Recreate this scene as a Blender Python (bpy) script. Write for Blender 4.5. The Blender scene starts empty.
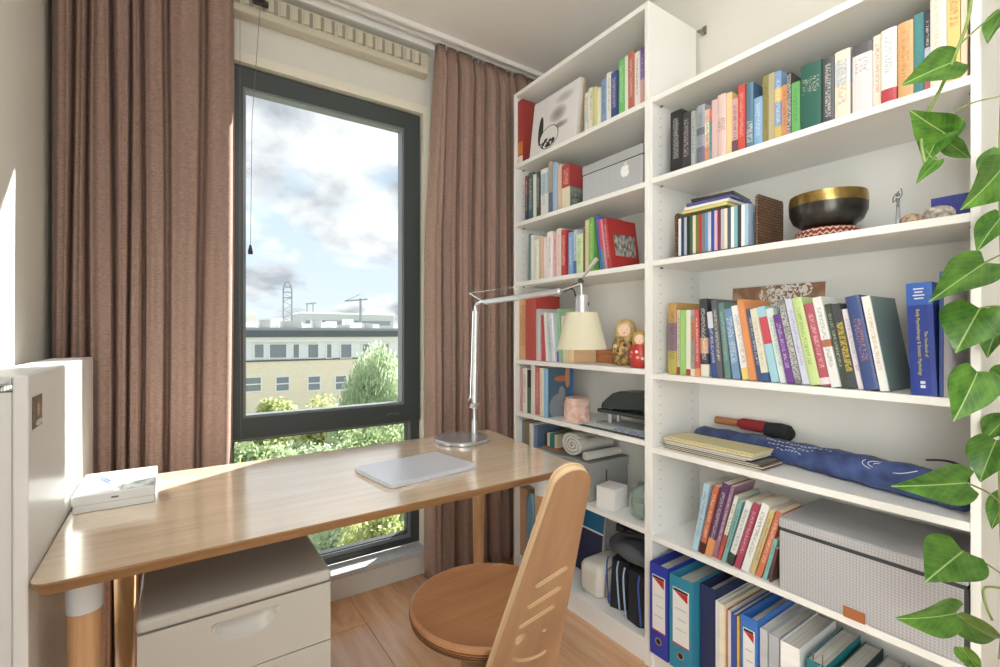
import bpy, bmesh, math, random
from mathutils import Vector, Matrix, Euler

# ---------------------------------------------------------------- camera, world, sun, lights, exposure
SC = bpy.context.scene
COL = SC.collection
F, Y0, TH, EYE = 475.0, 333.5, math.radians(34.5), 1.144
SN, CS = math.sin(TH), math.cos(TH)

cam_d = bpy.data.cameras.new('camera')
cam_d.sensor_width = 36.0
cam_d.lens = F / 1000.0 * 36.0
cam_d.clip_start = 0.02
cam_d.clip_end = 600
cam = bpy.data.objects.new('camera', cam_d)
cam.location = (0, 0, EYE)
cam.rotation_euler = (math.radians(90), 0, -TH)
COL.objects.link(cam)
SC.camera = cam

SC.view_settings.view_transform = 'Standard'
SC.view_settings.look = 'None'
SC.view_settings.gamma = 1.0
SC.view_settings.use_curve_mapping = False
SC.view_settings.exposure = 0.34

SUN_EL = math.radians(30.4)
SUN_AZ = (0.852, 0.524)
sun_d = bpy.data.lights.new('sun', 'SUN')
sun_d.energy = 15.0
sun_d.angle = math.radians(0.9)
sun_d.color = (1.0, 0.965, 0.91)
sun = bpy.data.objects.new('sun', sun_d)
to_sun = Vector((SUN_AZ[0] * math.cos(SUN_EL), SUN_AZ[1] * math.cos(SUN_EL), math.sin(SUN_EL)))
sun.rotation_euler = to_sun.to_track_quat('Z', 'Y').to_euler()
sun.location = (20, 12, 14)
COL.objects.link(sun)

# unseen fill lamp added near the ceiling to brighten the room
fill_top_d = bpy.data.lights.new('top_fill_light', 'POINT')
fill_top_d.shadow_soft_size = 0.22
fill_top_d.energy = 9.5
fill_top_d.color = (0.97, 0.98, 1.0)
fill_top = bpy.data.objects.new('top_fill_light', fill_top_d)
fill_top.location = (0.45, 0.15, 2.22)
COL.objects.link(fill_top)
# unseen area fill added at the left wall to brighten the bookcase fronts
fill_side_d = bpy.data.lights.new('side_fill_light', 'AREA')
fill_side_d.shape = 'RECTANGLE'
fill_side_d.size, fill_side_d.size_y = 0.9, 2.0
fill_side_d.energy = 43
fill_side_d.color = (0.90, 0.955, 1.0)
fill_side = bpy.data.objects.new('side_fill_light', fill_side_d)
fill_side.location = (-0.31, -0.58, 1.22)
fill_side.rotation_euler = (math.radians(90), 0, math.radians(90))
COL.objects.link(fill_side)

def C(r, g, b):
    f = lambda v: ((v / 255.0) / 12.92) if v / 255.0 <= 0.04045 else (((v / 255.0) + 0.055) / 1.055) ** 2.4
    return (f(r), f(g), f(b), 1.0)

def make_world():
    w = bpy.data.worlds.new('sky_world')
    SC.world = w
    w.use_nodes = True
    nt = w.node_tree
    N, L = nt.nodes, nt.links
    N.clear()
    out = N.new('ShaderNodeOutputWorld')
    bg = N.new('ShaderNodeBackground')
    tc = N.new('ShaderNodeTexCoord')
    sep = N.new('ShaderNodeSeparateXYZ')
    L.new(tc.outputs['Generated'], sep.inputs[0])
    # clear part of the sky
    grad = N.new('ShaderNodeValToRGB')
    grad.color_ramp.elements[0].position = 0.0
    grad.color_ramp.elements[0].color = C(226, 235, 243)
    grad.color_ramp.elements[1].position = 0.55
    grad.color_ramp.elements[1].color = C(168, 204, 236)
    L.new(sep.outputs['Z'], grad.inputs[0])
    # clouds laid on a flat layer overhead
    addz = N.new('ShaderNodeMath'); addz.operation = 'ADD'; addz.inputs[1].default_value = 0.42
    L.new(sep.outputs['Z'], addz.inputs[0])
    mx = N.new('ShaderNodeMath'); mx.operation = 'MAXIMUM'; mx.inputs[1].default_value = 0.12
    L.new(addz.outputs[0], mx.inputs[0])
    dx = N.new('ShaderNodeMath'); dx.operation = 'DIVIDE'
    dy = N.new('ShaderNodeMath'); dy.operation = 'DIVIDE'
    L.new(sep.outputs['X'], dx.inputs[0]); L.new(mx.outputs[0], dx.inputs[1])
    L.new(sep.outputs['Y'], dy.inputs[0]); L.new(mx.outputs[0], dy.inputs[1])
    cmb = N.new('ShaderNodeCombineXYZ')
    L.new(dx.outputs[0], cmb.inputs['X']); L.new(dy.outputs[0], cmb.inputs['Y'])
    cmb.inputs['Z'].default_value = 1.6
    n1 = N.new('ShaderNodeTexNoise')
    n1.inputs['Scale'].default_value = 2.6
    n1.inputs['Detail'].default_value = 8
    n1.inputs['Roughness'].default_value = 0.52
    n1.inputs['Distortion'].default_value = 0.35
    L.new(cmb.outputs[0], n1.inputs['Vector'])
    cov = N.new('ShaderNodeValToRGB')
    cov.color_ramp.elements[0].position = 0.43
    cov.color_ramp.elements[0].color = (0, 0, 0, 1)
    cov.color_ramp.elements[1].position = 0.52
    cov.color_ramp.elements[1].color = (1, 1, 1, 1)
    L.new(n1.outputs['Fac'], cov.inputs[0])
    n2 = N.new('ShaderNodeTexNoise')
    n2.inputs['Scale'].default_value = 3.4
    n2.inputs['Detail'].default_value = 6
    n2.inputs['Roughness'].default_value = 0.5
    n2.inputs['Distortion'].default_value = 0.2
    L.new(cmb.outputs[0], n2.inputs['Vector'])
    shade = N.new('ShaderNodeValToRGB')
    shade.color_ramp.elements[0].position = 0.39
    shade.color_ramp.elements[0].color = (1.08, 1.08, 1.08, 1)
    shade.color_ramp.elements[1].position = 0.60
    shade.color_ramp.elements[1].color = (0.44, 0.47, 0.52, 1)
    L.new(n2.outputs['Fac'], shade.inputs[0])
    mix = N.new('ShaderNodeMixRGB')
    L.new(cov.outputs[0], mix.inputs['Fac'])
    L.new(grad.outputs[0], mix.inputs['Color1'])
    L.new(shade.outputs[0], mix.inputs['Color2'])
    # the land below the horizon
    gt = N.new('ShaderNodeMath'); gt.operation = 'GREATER_THAN'; gt.inputs[1].default_value = -0.005
    L.new(sep.outputs['Z'], gt.inputs[0])
    m2 = N.new('ShaderNodeMixRGB')
    m2.inputs['Color1'].default_value = (0.40, 0.40, 0.37, 1)
    L.new(gt.outputs[0], m2.inputs['Fac'])
    L.new(mix.outputs[0], m2.inputs['Color2'])
    L.new(m2.outputs[0], bg.inputs['Color'])
    bg.inputs['Strength'].default_value = 1.0
    L.new(bg.outputs[0], out.inputs[0])
make_world()

# ---------------------------------------------------------------- helpers
def ray(px, py):
    k = (px - 500.0) / F
    return (SN + CS * k, CS - SN * k, (Y0 - py) / F)

def P(px, py, X=None, Y=None, Z=None, T=None):
    """world point measured from the photograph on a known plane of the room"""
    d = ray(px, py)
    t = X / d[0] if X is not None else Y / d[1] if Y is not None else (Z - EYE) / d[2] if Z is not None else T
    return Vector((d[0] * t, d[1] * t, d[2] * t + EYE))

MATS = {}
def mat(name, color, rough=0.5, metal=0.0, spec=0.5, noise=None, bump=None, emit=None, coat=0.0):
    """noise=(scale xyz, colour2, amount); bump=(scale xyz, strength)"""
    if name in MATS:
        return MATS[name]
    m = bpy.data.materials.new(name)
    m.use_nodes = True
    nt = m.node_tree
    N, L = nt.nodes, nt.links
    b = N['Principled BSDF']
    b.inputs['Base Color'].default_value = color
    b.inputs['Roughness'].default_value = rough
    b.inputs['Metallic'].default_value = metal
    b.inputs['Specular IOR Level'].default_value = spec
    if coat:
        b.inputs['Coat Weight'].default_value = coat
        b.inputs['Coat Roughness'].default_value = 0.15
    tc = None
    if noise or bump:
        tc = N.new('ShaderNodeTexCoord')
    if noise:
        sc, c2, amt = noise[:3]
        mp = N.new('ShaderNodeMapping')
        mp.inputs['Scale'].default_value = sc
        L.new(tc.outputs['Object'], mp.inputs['Vector'])
        nz = N.new('ShaderNodeTexNoise')
        nz.inputs['Scale'].default_value = 1.0
        nz.inputs['Detail'].default_value = 5
        L.new(mp.outputs[0], nz.inputs['Vector'])
        rp = N.new('ShaderNodeValToRGB')
        rp.color_ramp.elements[0].position = 0.5 - amt / 2
        rp.color_ramp.elements[1].position = 0.5 + amt / 2
        rp.color_ramp.elements[0].color = color
        rp.color_ramp.elements[1].color = c2
        L.new(nz.outputs['Fac'], rp.inputs[0])
        L.new(rp.outputs[0], b.inputs['Base Color'])
    if bump:
        sc, st = bump
        mp = N.new('ShaderNodeMapping')
        mp.inputs['Scale'].default_value = sc
        L.new(tc.outputs['Object'], mp.inputs['Vector'])
        nz = N.new('ShaderNodeTexNoise')
        nz.inputs['Scale'].default_value = 1.0
        nz.inputs['Detail'].default_value = 3
        L.new(mp.outputs[0], nz.inputs['Vector'])
        bp = N.new('ShaderNodeBump')
        bp.inputs['Strength'].default_value = st
        bp.inputs['Distance'].default_value = 0.002
        L.new(nz.outputs['Fac'], bp.inputs['Height'])
        L.new(bp.outputs[0], b.inputs['Normal'])
    if emit:
        b.inputs['Emission Color'].default_value = emit[0]
        b.inputs['Emission Strength'].default_value = emit[1]
    MATS[name] = m
    return m

def obj(name, bm, m, parent=None, smooth=False):
    me = bpy.data.meshes.new(name)
    if isinstance(bm, bmesh.types.BMesh):
        bmesh.ops.recalc_face_normals(bm, faces=bm.faces)
        bm.to_mesh(me)
        bm.free()
    else:
        me.from_pydata(bm[0], [], bm[1])
        me.update()
    if m is not None:
        me.materials.append(m)
    if smooth:
        me.polygons.foreach_set('use_smooth', [True] * len(me.polygons))
        me.set_sharp_from_angle(angle=math.radians(38)) if smooth is True else None
    o = bpy.data.objects.new(name, me)
    COL.objects.link(o)
    if parent is not None:
        adopt(o, parent)
    return o

def world_mat(o):
    m = o.matrix_basis.copy()
    if o.parent is not None:
        m = world_mat(o.parent) @ o.matrix_parent_inverse @ m
    return m

def adopt(o, parent):
    """child keeps the place it was built at"""
    o.parent = parent
    o.matrix_parent_inverse = world_mat(parent).inverted()
    return o

def link_mesh(name, me, loc=(0, 0, 0), rot=(0, 0, 0), scale=(1, 1, 1), parent=None):
    o = bpy.data.objects.new(name, me)
    o.location, o.rotation_euler, o.scale = loc, rot, scale
    COL.objects.link(o)
    if parent is not None:
        adopt(o, parent)
    return o

LABELS = {}
def tag(o, label, cat, group=None):
    o['label'] = label
    o['category'] = cat
    if group:
        o['group'] = group
    n = len(label.split())
    assert 4 <= n <= 16, (n, label)
    assert label not in LABELS or group, label
    LABELS[label] = o
    return o

def thing(name, label, cat, loc=(0, 0, 0), group=None):
    o = bpy.data.objects.new(name, None)
    o.empty_display_size = 0.05
    o.location = loc
    COL.objects.link(o)
    return tag(o, label, cat, group)

def structure(o):
    o['kind'] = 'structure'
    return o

def box(bm, x0, x1, y0, y1, z0, z1, bevel=0.0, seg=2):
    r = bmesh.ops.create_cube(bm, size=1.0)
    vs = r['verts']
    for v in vs:
        v.co = Vector(((x0 + x1) / 2 + v.co.x * (x1 - x0), (y0 + y1) / 2 + v.co.y * (y1 - y0), (z0 + z1) / 2 + v.co.z * (z1 - z0)))
    if bevel > 0:
        es = list({e for v in vs for e in v.link_edges})
        bmesh.ops.bevel(bm, geom=es, offset=bevel, segments=seg, affect='EDGES', profile=0.5)
    return vs

def bx(x0, x1, y0, y1, z0, z1, bevel=0.0, seg=2):
    bm = bmesh.new()
    box(bm, x0, x1, y0, y1, z0, z1, bevel, seg)
    return bm

def lathe(profile, seg=32, center=(0, 0, 0), axis='Z'):
    """profile: (r, z) list"""
    bm = bmesh.new()
    rings = []
    for r, z in profile:
        if r < 1e-6:
            rings.append([bm.verts.new((0, 0, z))])
        else:
            rings.append([bm.verts.new((r * math.cos(2 * math.pi * i / seg), r * math.sin(2 * math.pi * i / seg), z)) for i in range(seg)])
    for a, b in zip(rings, rings[1:]):
        for i in range(seg):
            j = (i + 1) % seg
            if len(a) == 1 and len(b) == 1:
                continue
            if len(a) == 1:
                bm.faces.new((a[0], b[j], b[i]))
            elif len(b) == 1:
                bm.faces.new((a[i], a[j], b[0]))
            else:
                bm.faces.new((a[i], a[j], b[j], b[i]))
    if len(rings[0]) > 1 and len(rings[-1]) > 1:        # closed section, like a ring
        a, b = rings[-1], rings[0]
        for i in range(seg):
            j = (i + 1) % seg
            bm.faces.new((a[i], a[j], b[j], b[i]))
    elif len(rings[0]) > 1:
        bm.faces.new(rings[0][::-1])
    elif len(rings[-1]) > 1:
        bm.faces.new(rings[-1])
    for v in bm.verts:
        v.co += Vector(center)
    return bm

def tube(pts, rad, seg=10, bm=None, cap=True, flat=1.0):
    """tube along points; rad is a number or one per point"""
    bm = bm or bmesh.new()
    pts = [Vector(p) for p in pts]
    n = len(pts)
    rad = [rad] * n if not isinstance(rad, (list, tuple)) else rad
    prev = None
    rings = []
    for i, p in enumerate(pts):
        d = (pts[min(i + 1, n - 1)] - pts[max(i - 1, 0)]).normalized()
        if prev is None:
            up = Vector((0, 0, 1)) if abs(d.z) < 0.9 else Vector((1, 0, 0))
            u = d.cross(up).normalized()
        else:
            u = (prev - d * prev.dot(d)).normalized()
        w = d.cross(u).normalized()
        prev = u
        rings.append([bm.verts.new(p + u * (rad[i] * math.cos(2 * math.pi * k / seg)) + w * (rad[i] * flat * math.sin(2 * math.pi * k / seg))) for k in range(seg)])
    for a, b in zip(rings, rings[1:]):
        for i in range(seg):
            j = (i + 1) % seg
            bm.faces.new((a[i], a[j], b[j], b[i]))
    if cap:
        bm.faces.new(rings[0][::-1])
        bm.faces.new(rings[-1])
    return bm

def curve_pts(ctrl, n=24):
    """Catmull-Rom through control points"""
    c = [Vector(p) for p in ctrl]
    c = [c[0] * 2 - c[1]] + c + [c[-1] * 2 - c[-2]]
    out = []
    m = len(c) - 3
    for s in range(m):
        p0, p1, p2, p3 = c[s:s + 4]
        k = max(2, n // m)
        for i in range(k):
            t = i / k
            out.append(0.5 * ((2 * p1) + (p2 - p0) * t + (2 * p0 - 5 * p1 + 4 * p2 - p3) * t * t + (3 * p1 - p0 - 3 * p2 + p3) * t ** 3))
    out.append(c[-2])
    return out

def prism(outline, h, bm=None):
    """outline of (x, y) extruded from z=0 to z=h"""
    bm = bm or bmesh.new()
    a = [bm.verts.new((x, y, 0)) for x, y in outline]
    b = [bm.verts.new((x, y, h)) for x, y in outline]
    n = len(a)
    bm.faces.new(a[::-1])
    bm.faces.new(b)
    for i in range(n):
        j = (i + 1) % n
        bm.faces.new((a[i], a[j], b[j], b[i]))
    return bm

def flat_holes(name, loops, thick, m, parent=None):
    """plate with holes: outline and hole loops in the xy plane, extruded thick"""
    cu = bpy.data.curves.new(name, 'CURVE')
    cu.dimensions = '2D'
    cu.fill_mode = 'BOTH'
    cu.extrude = thick / 2
    for lp in loops:
        sp = cu.splines.new('POLY')
        sp.points.add(len(lp) - 1)
        for p, (x, y) in zip(sp.points, lp):
            p.co = (x, y, 0, 1)
        sp.use_cyclic_u = True
    t = bpy.data.objects.new(name + '_tmp', cu)
    me = bpy.data.meshes.new_from_object(t)
    bpy.data.objects.remove(t)
    bpy.data.curves.remove(cu)
    me.name = name
    me.materials.clear()
    me.materials.append(m)
    o = bpy.data.objects.new(name, me)
    COL.objects.link(o)
    if parent is not None:
        o.parent = parent
    return o

def text_mesh(name, body, size, m, align='CENTER', extrude=0.0002):
    cu = bpy.data.curves.new(name, 'FONT')
    cu.body = body
    cu.size = size
    cu.align_x = align
    cu.align_y = 'CENTER'
    cu.extrude = extrude
    t = bpy.data.objects.new(name + '_tmp', cu)
    me = bpy.data.meshes.new_from_object(t)
    bpy.data.objects.remove(t)
    bpy.data.curves.remove(cu)
    me.name = name
    me.materials.clear()
    me.materials.append(m)
    return me

def node_setup(name, rough=0.5, metal=0.0, spec=0.5):
    m = bpy.data.materials.new(name)
    m.use_nodes = True
    N, L = m.node_tree.nodes, m.node_tree.links
    b = N['Principled BSDF']
    b.inputs['Roughness'].default_value = rough
    b.inputs['Metallic'].default_value = metal
    b.inputs['Specular IOR Level'].default_value = spec
    MATS[name] = m
    return m, N, L, b

def math_node(N, L, op, a, b=None, c=None):
    n = N.new('ShaderNodeMath')
    n.operation = op
    for i, v in enumerate((a, b, c)):
        if v is None:
            continue
        if isinstance(v, (int, float)):
            n.inputs[i].default_value = v
        else:
            L.new(v, n.inputs[i])
    return n.outputs[0]

def mix_node(N, L, fac, c1, c2):
    n = N.new('ShaderNodeMixRGB')
    for s, v in (('Fac', fac), ('Color1', c1), ('Color2', c2)):
        if isinstance(v, (int, float, tuple)):
            n.inputs[s].default_value = v
        else:
            L.new(v, n.inputs[s])
    return n.outputs[0]

def wood_mat(name, c1, c2, rough=0.4, grain=(2.0, 40.0, 40.0), dark=0.0, per_object=0.0, spec=0.5):
    m, N, L, b = node_setup(name, rough, 0, spec)
    tc = N.new('ShaderNodeTexCoord')
    mp = N.new('ShaderNodeMapping')
    mp.inputs['Scale'].default_value = grain
    L.new(tc.outputs['Object'], mp.inputs['Vector'])
    vec = mp.outputs[0]
    if per_object:
        oi = N.new('ShaderNodeObjectInfo')
        ad = N.new('ShaderNodeVectorMath'); ad.operation = 'ADD'
        sc = N.new('ShaderNodeVectorMath'); sc.operation = 'SCALE'
        cb = N.new('ShaderNodeCombineXYZ')
        for k in 'XYZ':
            L.new(oi.outputs['Random'], cb.inputs[k])
        L.new(cb.outputs[0], sc.inputs[0]); sc.inputs['Scale'].default_value = 37.0
        L.new(vec, ad.inputs[0]); L.new(sc.outputs[0], ad.inputs[1])
        vec = ad.outputs[0]
    nz = N.new('ShaderNodeTexNoise')
    nz.inputs['Scale'].default_value = 1.0
    nz.inputs['Detail'].default_value = 7
    nz.inputs['Roughness'].default_value = 0.6
    nz.inputs['Distortion'].default_value = 0.4
    L.new(vec, nz.inputs['Vector'])
    rp = N.new('ShaderNodeValToRGB')
    rp.color_ramp.elements[0].position = 0.32
    rp.color_ramp.elements[1].position = 0.68
    rp.color_ramp.elements[0].color = c1
    rp.color_ramp.elements[1].color = c2
    L.new(nz.outputs['Fac'], rp.inputs[0])
    col = rp.outputs[0]
    if per_object:
        hs = N.new('ShaderNodeHueSaturation')
        v = math_node(N, L, 'MULTIPLY_ADD', oi.outputs['Random'], per_object, 1.0 - per_object / 2)
        L.new(v, hs.inputs['Value'])
        L.new(col, hs.inputs['Color'])
        col = hs.outputs[0]
    L.new(col, b.inputs['Base Color'])
    bp = N.new('ShaderNodeBump')
    bp.inputs['Strength'].default_value = 0.08
    bp.inputs['Distance'].default_value = 0.001
    L.new(nz.outputs['Fac'], bp.inputs['Height'])
    L.new(bp.outputs[0], b.inputs['Normal'])
    return m
# ---------------------------------------------------------------- materials of the room
M_WALL = mat('cream_wall_paint', C(228, 225, 216), 0.75, bump=((60, 60, 60), 0.05))
M_WALLR = mat('warm_white_wall_paint', C(228, 224, 214), 0.8, bump=((60, 60, 60), 0.05))
M_CEIL = mat('white_ceiling_paint', C(232, 228, 224), 0.9, bump=((90, 90, 90), 0.06))
M_TRIM = mat('cream_gloss_paint', C(236, 231, 214), 0.35)
M_WHITE = mat('white_lacquer', C(240, 239, 234), 0.35)
M_SHELF = mat('white_laminate', C(243, 242, 238), 0.38)
M_FRAME = mat('dark_grey_window_paint', C(62, 70, 70), 0.4)
M_STONE = mat('grey_sill_stone', C(176, 178, 180), 0.35, noise=((90, 90, 90), C(200, 202, 204), 0.3))
M_FLOOR = wood_mat('oak_laminate', C(222, 168, 126), C(242, 200, 160), 0.20, grain=(32.0, 1.6, 8.0), per_object=0.16)
M_JOINT = mat('floor_underlay', C(120, 80, 50), 0.8)
M_OAK = wood_mat('pale_oak', C(226, 200, 168), C(241, 220, 192), 0.20, grain=(3.0, 55.0, 55.0), spec=.7)
M_OAK.node_tree.nodes['Principled BSDF'].inputs['Coat Weight'].default_value = 1.0
M_OAK.node_tree.nodes['Principled BSDF'].inputs['Coat IOR'].default_value = 1.75
M_OAK.node_tree.nodes['Principled BSDF'].inputs['Coat Roughness'].default_value = .13
M_OAKLEG = wood_mat('oak_leg', C(196, 150, 104), C(222, 180, 134), 0.4, grain=(45.0, 45.0, 3.0))
M_STEEL = mat('brushed_aluminium', C(222, 223, 225), 0.30, 0.8)
M_CHROME = mat('polished_steel', C(225, 226, 228), 0.08, 1.0)
M_BLACK = mat('black_plastic', C(30, 31, 33), 0.4)
M_PAGES = mat('page_edges', C(232, 224, 204), 0.85, noise=((3, 400, 3), C(210, 200, 178), 0.5))

WX0, WX1 = -0.322, 1.64          # left and right wall
WY = 2.075                       # window wall
CEIL = 2.52
BACK = -1.05                     # the room stays open behind the camera

# floor: a slab with separate planks
fl = structure(obj('floor', bx(WX0 - .1, WX1 + .1, BACK, WY + .1, -.06, -.009), M_JOINT))
def floor_planks():
    pw, pl = 0.19, 1.22
    rows = int((WX1 - WX0) / pw) + 1
    full = bx(-pw / 2 + .0006, pw / 2 - .0006, 0, pl - .0012, -.009, 0, .0008, 1)
    me = bpy.data.meshes.new('plank'); full.to_mesh(me); full.free(); me.materials.append(M_FLOOR)
    rnd = random.Random(3)
    for r in range(rows):
        x = WX0 + pw * (r + .5)
        wfac = 1.0
        if x + pw / 2 > WX1:
            wfac = (WX1 - (x - pw / 2)) / pw
            x = (x - pw / 2) + pw * wfac / 2
        y = BACK - rnd.random() * pl
        while y < WY - .001:
            y0, y1 = max(y, BACK), min(y + pl, WY)
            if y1 - y0 > .02:
                link_mesh('plank', me, (x, y0, 0), (0, 0, 0), (wfac, (y1 - y0) / pl, 1), fl)
            y += pl
floor_planks()

structure(obj('wall_left', bx(WX0 - .12, WX0, BACK, WY + .2, -.06, CEIL + .1), M_WALL))
structure(obj('wall_right', bx(WX1, WX1 + .12, BACK, WY + .2, -.06, CEIL + .1), M_WALLR))
structure(obj('shading_wall', bx(.86, WX1 + .02, -.24, -.15, -.06, CEIL + .02), M_WALLR))  # unseen partial wall, added to shade the lower bookcase's end panel
structure(obj('ceiling', bx(WX0 - .1, WX1 + .1, BACK, WY + .2, CEIL, CEIL + .1), M_CEIL))

# window wall with its opening
OX0, OX1, OZ0, OZ1 = 0.120, 0.992, 0.125, 2.205
def ring_wall(x0, x1, z0, z1, hx0, hx1, hz0, hz1, y0, y1):
    bm = bmesh.new()
    def ring(y, a, b, c, d):
        return [bm.verts.new((a, y, c)), bm.verts.new((b, y, c)), bm.verts.new((b, y, d)), bm.verts.new((a, y, d))]
    of, hf = ring(y0, x0, x1, z0, z1), ring(y0, hx0, hx1, hz0, hz1)
    ob, hb = ring(y1, x0, x1, z0, z1), ring(y1, hx0, hx1, hz0, hz1)
    for i in range(4):
        j = (i + 1) % 4
        bm.faces.new((of[i], of[j], hf[j], hf[i]))
        bm.faces.new((ob[j], ob[i], hb[i], hb[j]))
        bm.faces.new((hf[i], hf[j], hb[j], hb[i]))
        bm.faces.new((of[j], of[i], ob[i], ob[j]))
    return bm
structure(obj('wall_back', ring_wall(WX0 - .1, WX1 + .1, -.06, CEIL + .1, OX0, OX1, OZ0, OZ1, WY, WY + .13), M_WALL))

# ---------------------------------------------------------------- window
M_GLASS, N_, L_, b_ = node_setup('window_glass', 0.02)
N_.remove(b_)
tr_ = N_.new('ShaderNodeBsdfTransparent'); gl_ = N_.new('ShaderNodeBsdfGlossy'); mx_ = N_.new('ShaderNodeMixShader')
tr_.inputs['Color'].default_value = (0.97, 0.985, 0.98, 1)
gl_.inputs['Roughness'].default_value = 0.02
mx_.inputs[0].default_value = 0.004
L_.new(tr_.outputs[0], mx_.inputs[1]); L_.new(gl_.outputs[0], mx_.inputs[2])
L_.new(mx_.outputs[0], N_['Material Output'].inputs['Surface'])

win = structure(obj('window_1', ring_wall(.135, .972, .148, 2.182, .178, .930, .176, 2.140, 2.10, 2.165), M_FRAME))
win['label'] = 'tall dark grey window with an opening sash above a fixed pane'
def frame_part(name, x0, x1, z0, z1, w, y0, y1, m=M_FRAME, parent=win, wl=None, wr=None, wb=None, wt=None):
    return obj(name, ring_wall(x0, x1, z0, z1, x0 + (wl or w), x1 - (wr or w), z0 + (wb or w), z1 - (wt or w), y0, y1), m, parent)
sash = frame_part('sash', .142, .966, .735, 2.176, .08, 2.078, 2.135, wb=.08, wt=.074)
frame_part('glazing_bead', .222, .886, .815, 2.102, .010, 2.082, 2.128, mat('bead_grey', C(120, 126, 128), 0.3), sash)
obj('pane', bx(.228, .880, 2.112, 2.118, .822, 2.096), M_GLASS, sash)
low = frame_part('fixed_light', .178, .930, .176, .735, .012, 2.104, 2.150, mat('bead_grey', C(120, 126, 128), 0.3), win, wb=.018)
obj('gasket', ring_wall(.188, .920, .190, .725, .194, .914, .198, .719, 2.112, 2.146), mat('dark_gasket', C(40, 44, 46), 0.6), low)
obj('pane', bx(.192, .916, 2.126, 2.132, .196, .721), M_GLASS, low)
obj('transom', bx(.178, .930, 2.135, 2.160, .735, .80), M_FRAME, win)
hg = mat('hinge_metal', C(196, 190, 176), 0.35, 0.6)
for zc in (.83, 2.03):
    h_ = bmesh.new()
    tube([(.972, 2.075, zc - .045), (.972, 2.075, zc + .045)], .006, 10, h_)
    obj('hinge', h_, hg, win, True)
obj('latch', bx(.80, .86, 2.070, 2.080, .765, .780, .003), mat('latch_grey', C(110, 112, 110), 0.3, 0.7), win)

trim = structure(obj('trim_1', ring_wall(.098, 1.006, .14, 2.215, .135, .972, .1405, 2.182, 2.052, 2.105), M_TRIM))
trim['label'] = 'cream painted wooden casing around the window'
obj('casing_lip', ring_wall(.090, 1.016, .14, 2.225, .100, 1.004, .1405, 2.213, 2.062, 2.077), M_TRIM, trim)
sill = tag(obj('window_sill', bx(.085, 1.0, 2.012, 2.104, .118, .142, .004), M_STONE), 'grey stone sill along the bottom of the window', 'window sill')

# ceiling curtain rail
rail = thing('curtain_rail', 'white double ceiling track carrying the two brown curtains', 'curtain rail', (.6, 1.975, 2.49))
for y in (1.945, 1.985):
    obj('track', bx(WX0 + .01, WX1 - .01, y - .008, y + .008, 2.496, CEIL - .001, .002), M_WHITE, rail)
obj('backing_board', bx(WX0 + .005, WX1 - .005, 2.0135, WY - .001, 2.475, CEIL - .001, .003), M_WHITE, rail)

# ventilator over the window
M_VENT = mat('beige_ventilator', C(206, 200, 180), 0.5)
M_VENTD = mat('ventilator_slot', C(158, 152, 134), 0.7)
vent = thing('window_ventilator', 'long beige slotted ventilator above the window', 'ventilator', (.55, 2.05, 2.36))
obj('housing', bx(.05, .985, 2.022, WY - .001, 2.352, 2.452, .006), M_VENT, vent)
obj('flap', bx(.06, .975, 2.014, 2.023, 2.352, 2.376, .003), M_VENT, vent)
lm = bpy.data.meshes.new('louvre')
b0 = bmesh.new()
box(b0, 0, .020, -.004, .003, 0, .056, .001, 1)
bmesh.ops.rotate(b0, verts=b0.verts, cent=(0, 0, 0), matrix=Matrix.Rotation(math.radians(-14), 3, 'Z'))
b0.to_mesh(lm); b0.free(); lm.materials.append(M_VENT)
sm = bpy.data.meshes.new('slot')
b0 = bx(0, .014, -.0012, .001, 0, .058); b0.to_mesh(sm); b0.free(); sm.materials.append(M_VENTD)
for i in range(20):
    x = .085 + i * .0435
    link_mesh('slot', sm, (x + .020, 2.0225, 2.385), parent=vent)
    link_mesh('louvre', lm, (x, 2.020, 2.386), parent=vent)

# blind cord with its black pulley
pul = thing('cord_pulley', 'black cord pulley with two thin cords and a tassel by window', 'blind cord', (.255, 2.0, 2.41))
M_CORD = mat('thin_cord', C(120, 116, 108), 0.7)
pw_ = lathe([(0, -.012), (.022, -.012), (.026, -.006), (.018, 0), (.026, .006), (.022, .012), (0, .012)], 24)
bmesh.ops.rotate(pw_, verts=pw_.verts, cent=(0, 0, 0), matrix=Matrix.Rotation(math.radians(90), 3, 'X'))
bmesh.ops.translate(pw_, verts=pw_.verts, vec=(.262, 2.0, 2.42))
obj('wheel', pw_, M_BLACK, pul, True)
obj('bracket', bx(.247, .300, 1.996, 2.0135, 2.392, 2.412, .004), M_BLACK, pul)
obj('cord', tube([P(240, 20, Y=2.008), P(240, 300, Y=2.008), P(241, 440, Y=2.008)], .0009, 6), M_CORD, pul)
obj('cord', tube([(.272, 2.0, 2.40), P(252, 120, Y=2.0), P(250.5, 245, Y=2.0)], .0010, 6), M_CORD, pul)
tp = P(250.5, 245, Y=2.0)
obj('tassel', lathe([(0, 0), (.004, 0), (.009, -.026), (.008, -.034), (0, -.034)], 16, tp), M_BLACK, pul, True)

# ---------------------------------------------------------------- the view outside
GZ = -8.0
M_GRASS = mat('courtyard_grass', C(168, 172, 150), 0.95, noise=((.6, .6, .6), C(186, 184, 166), 0.4))
structure(obj('ground', bx(-120, 220, 3.2, 330, GZ - .5, GZ), M_GRASS))

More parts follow.
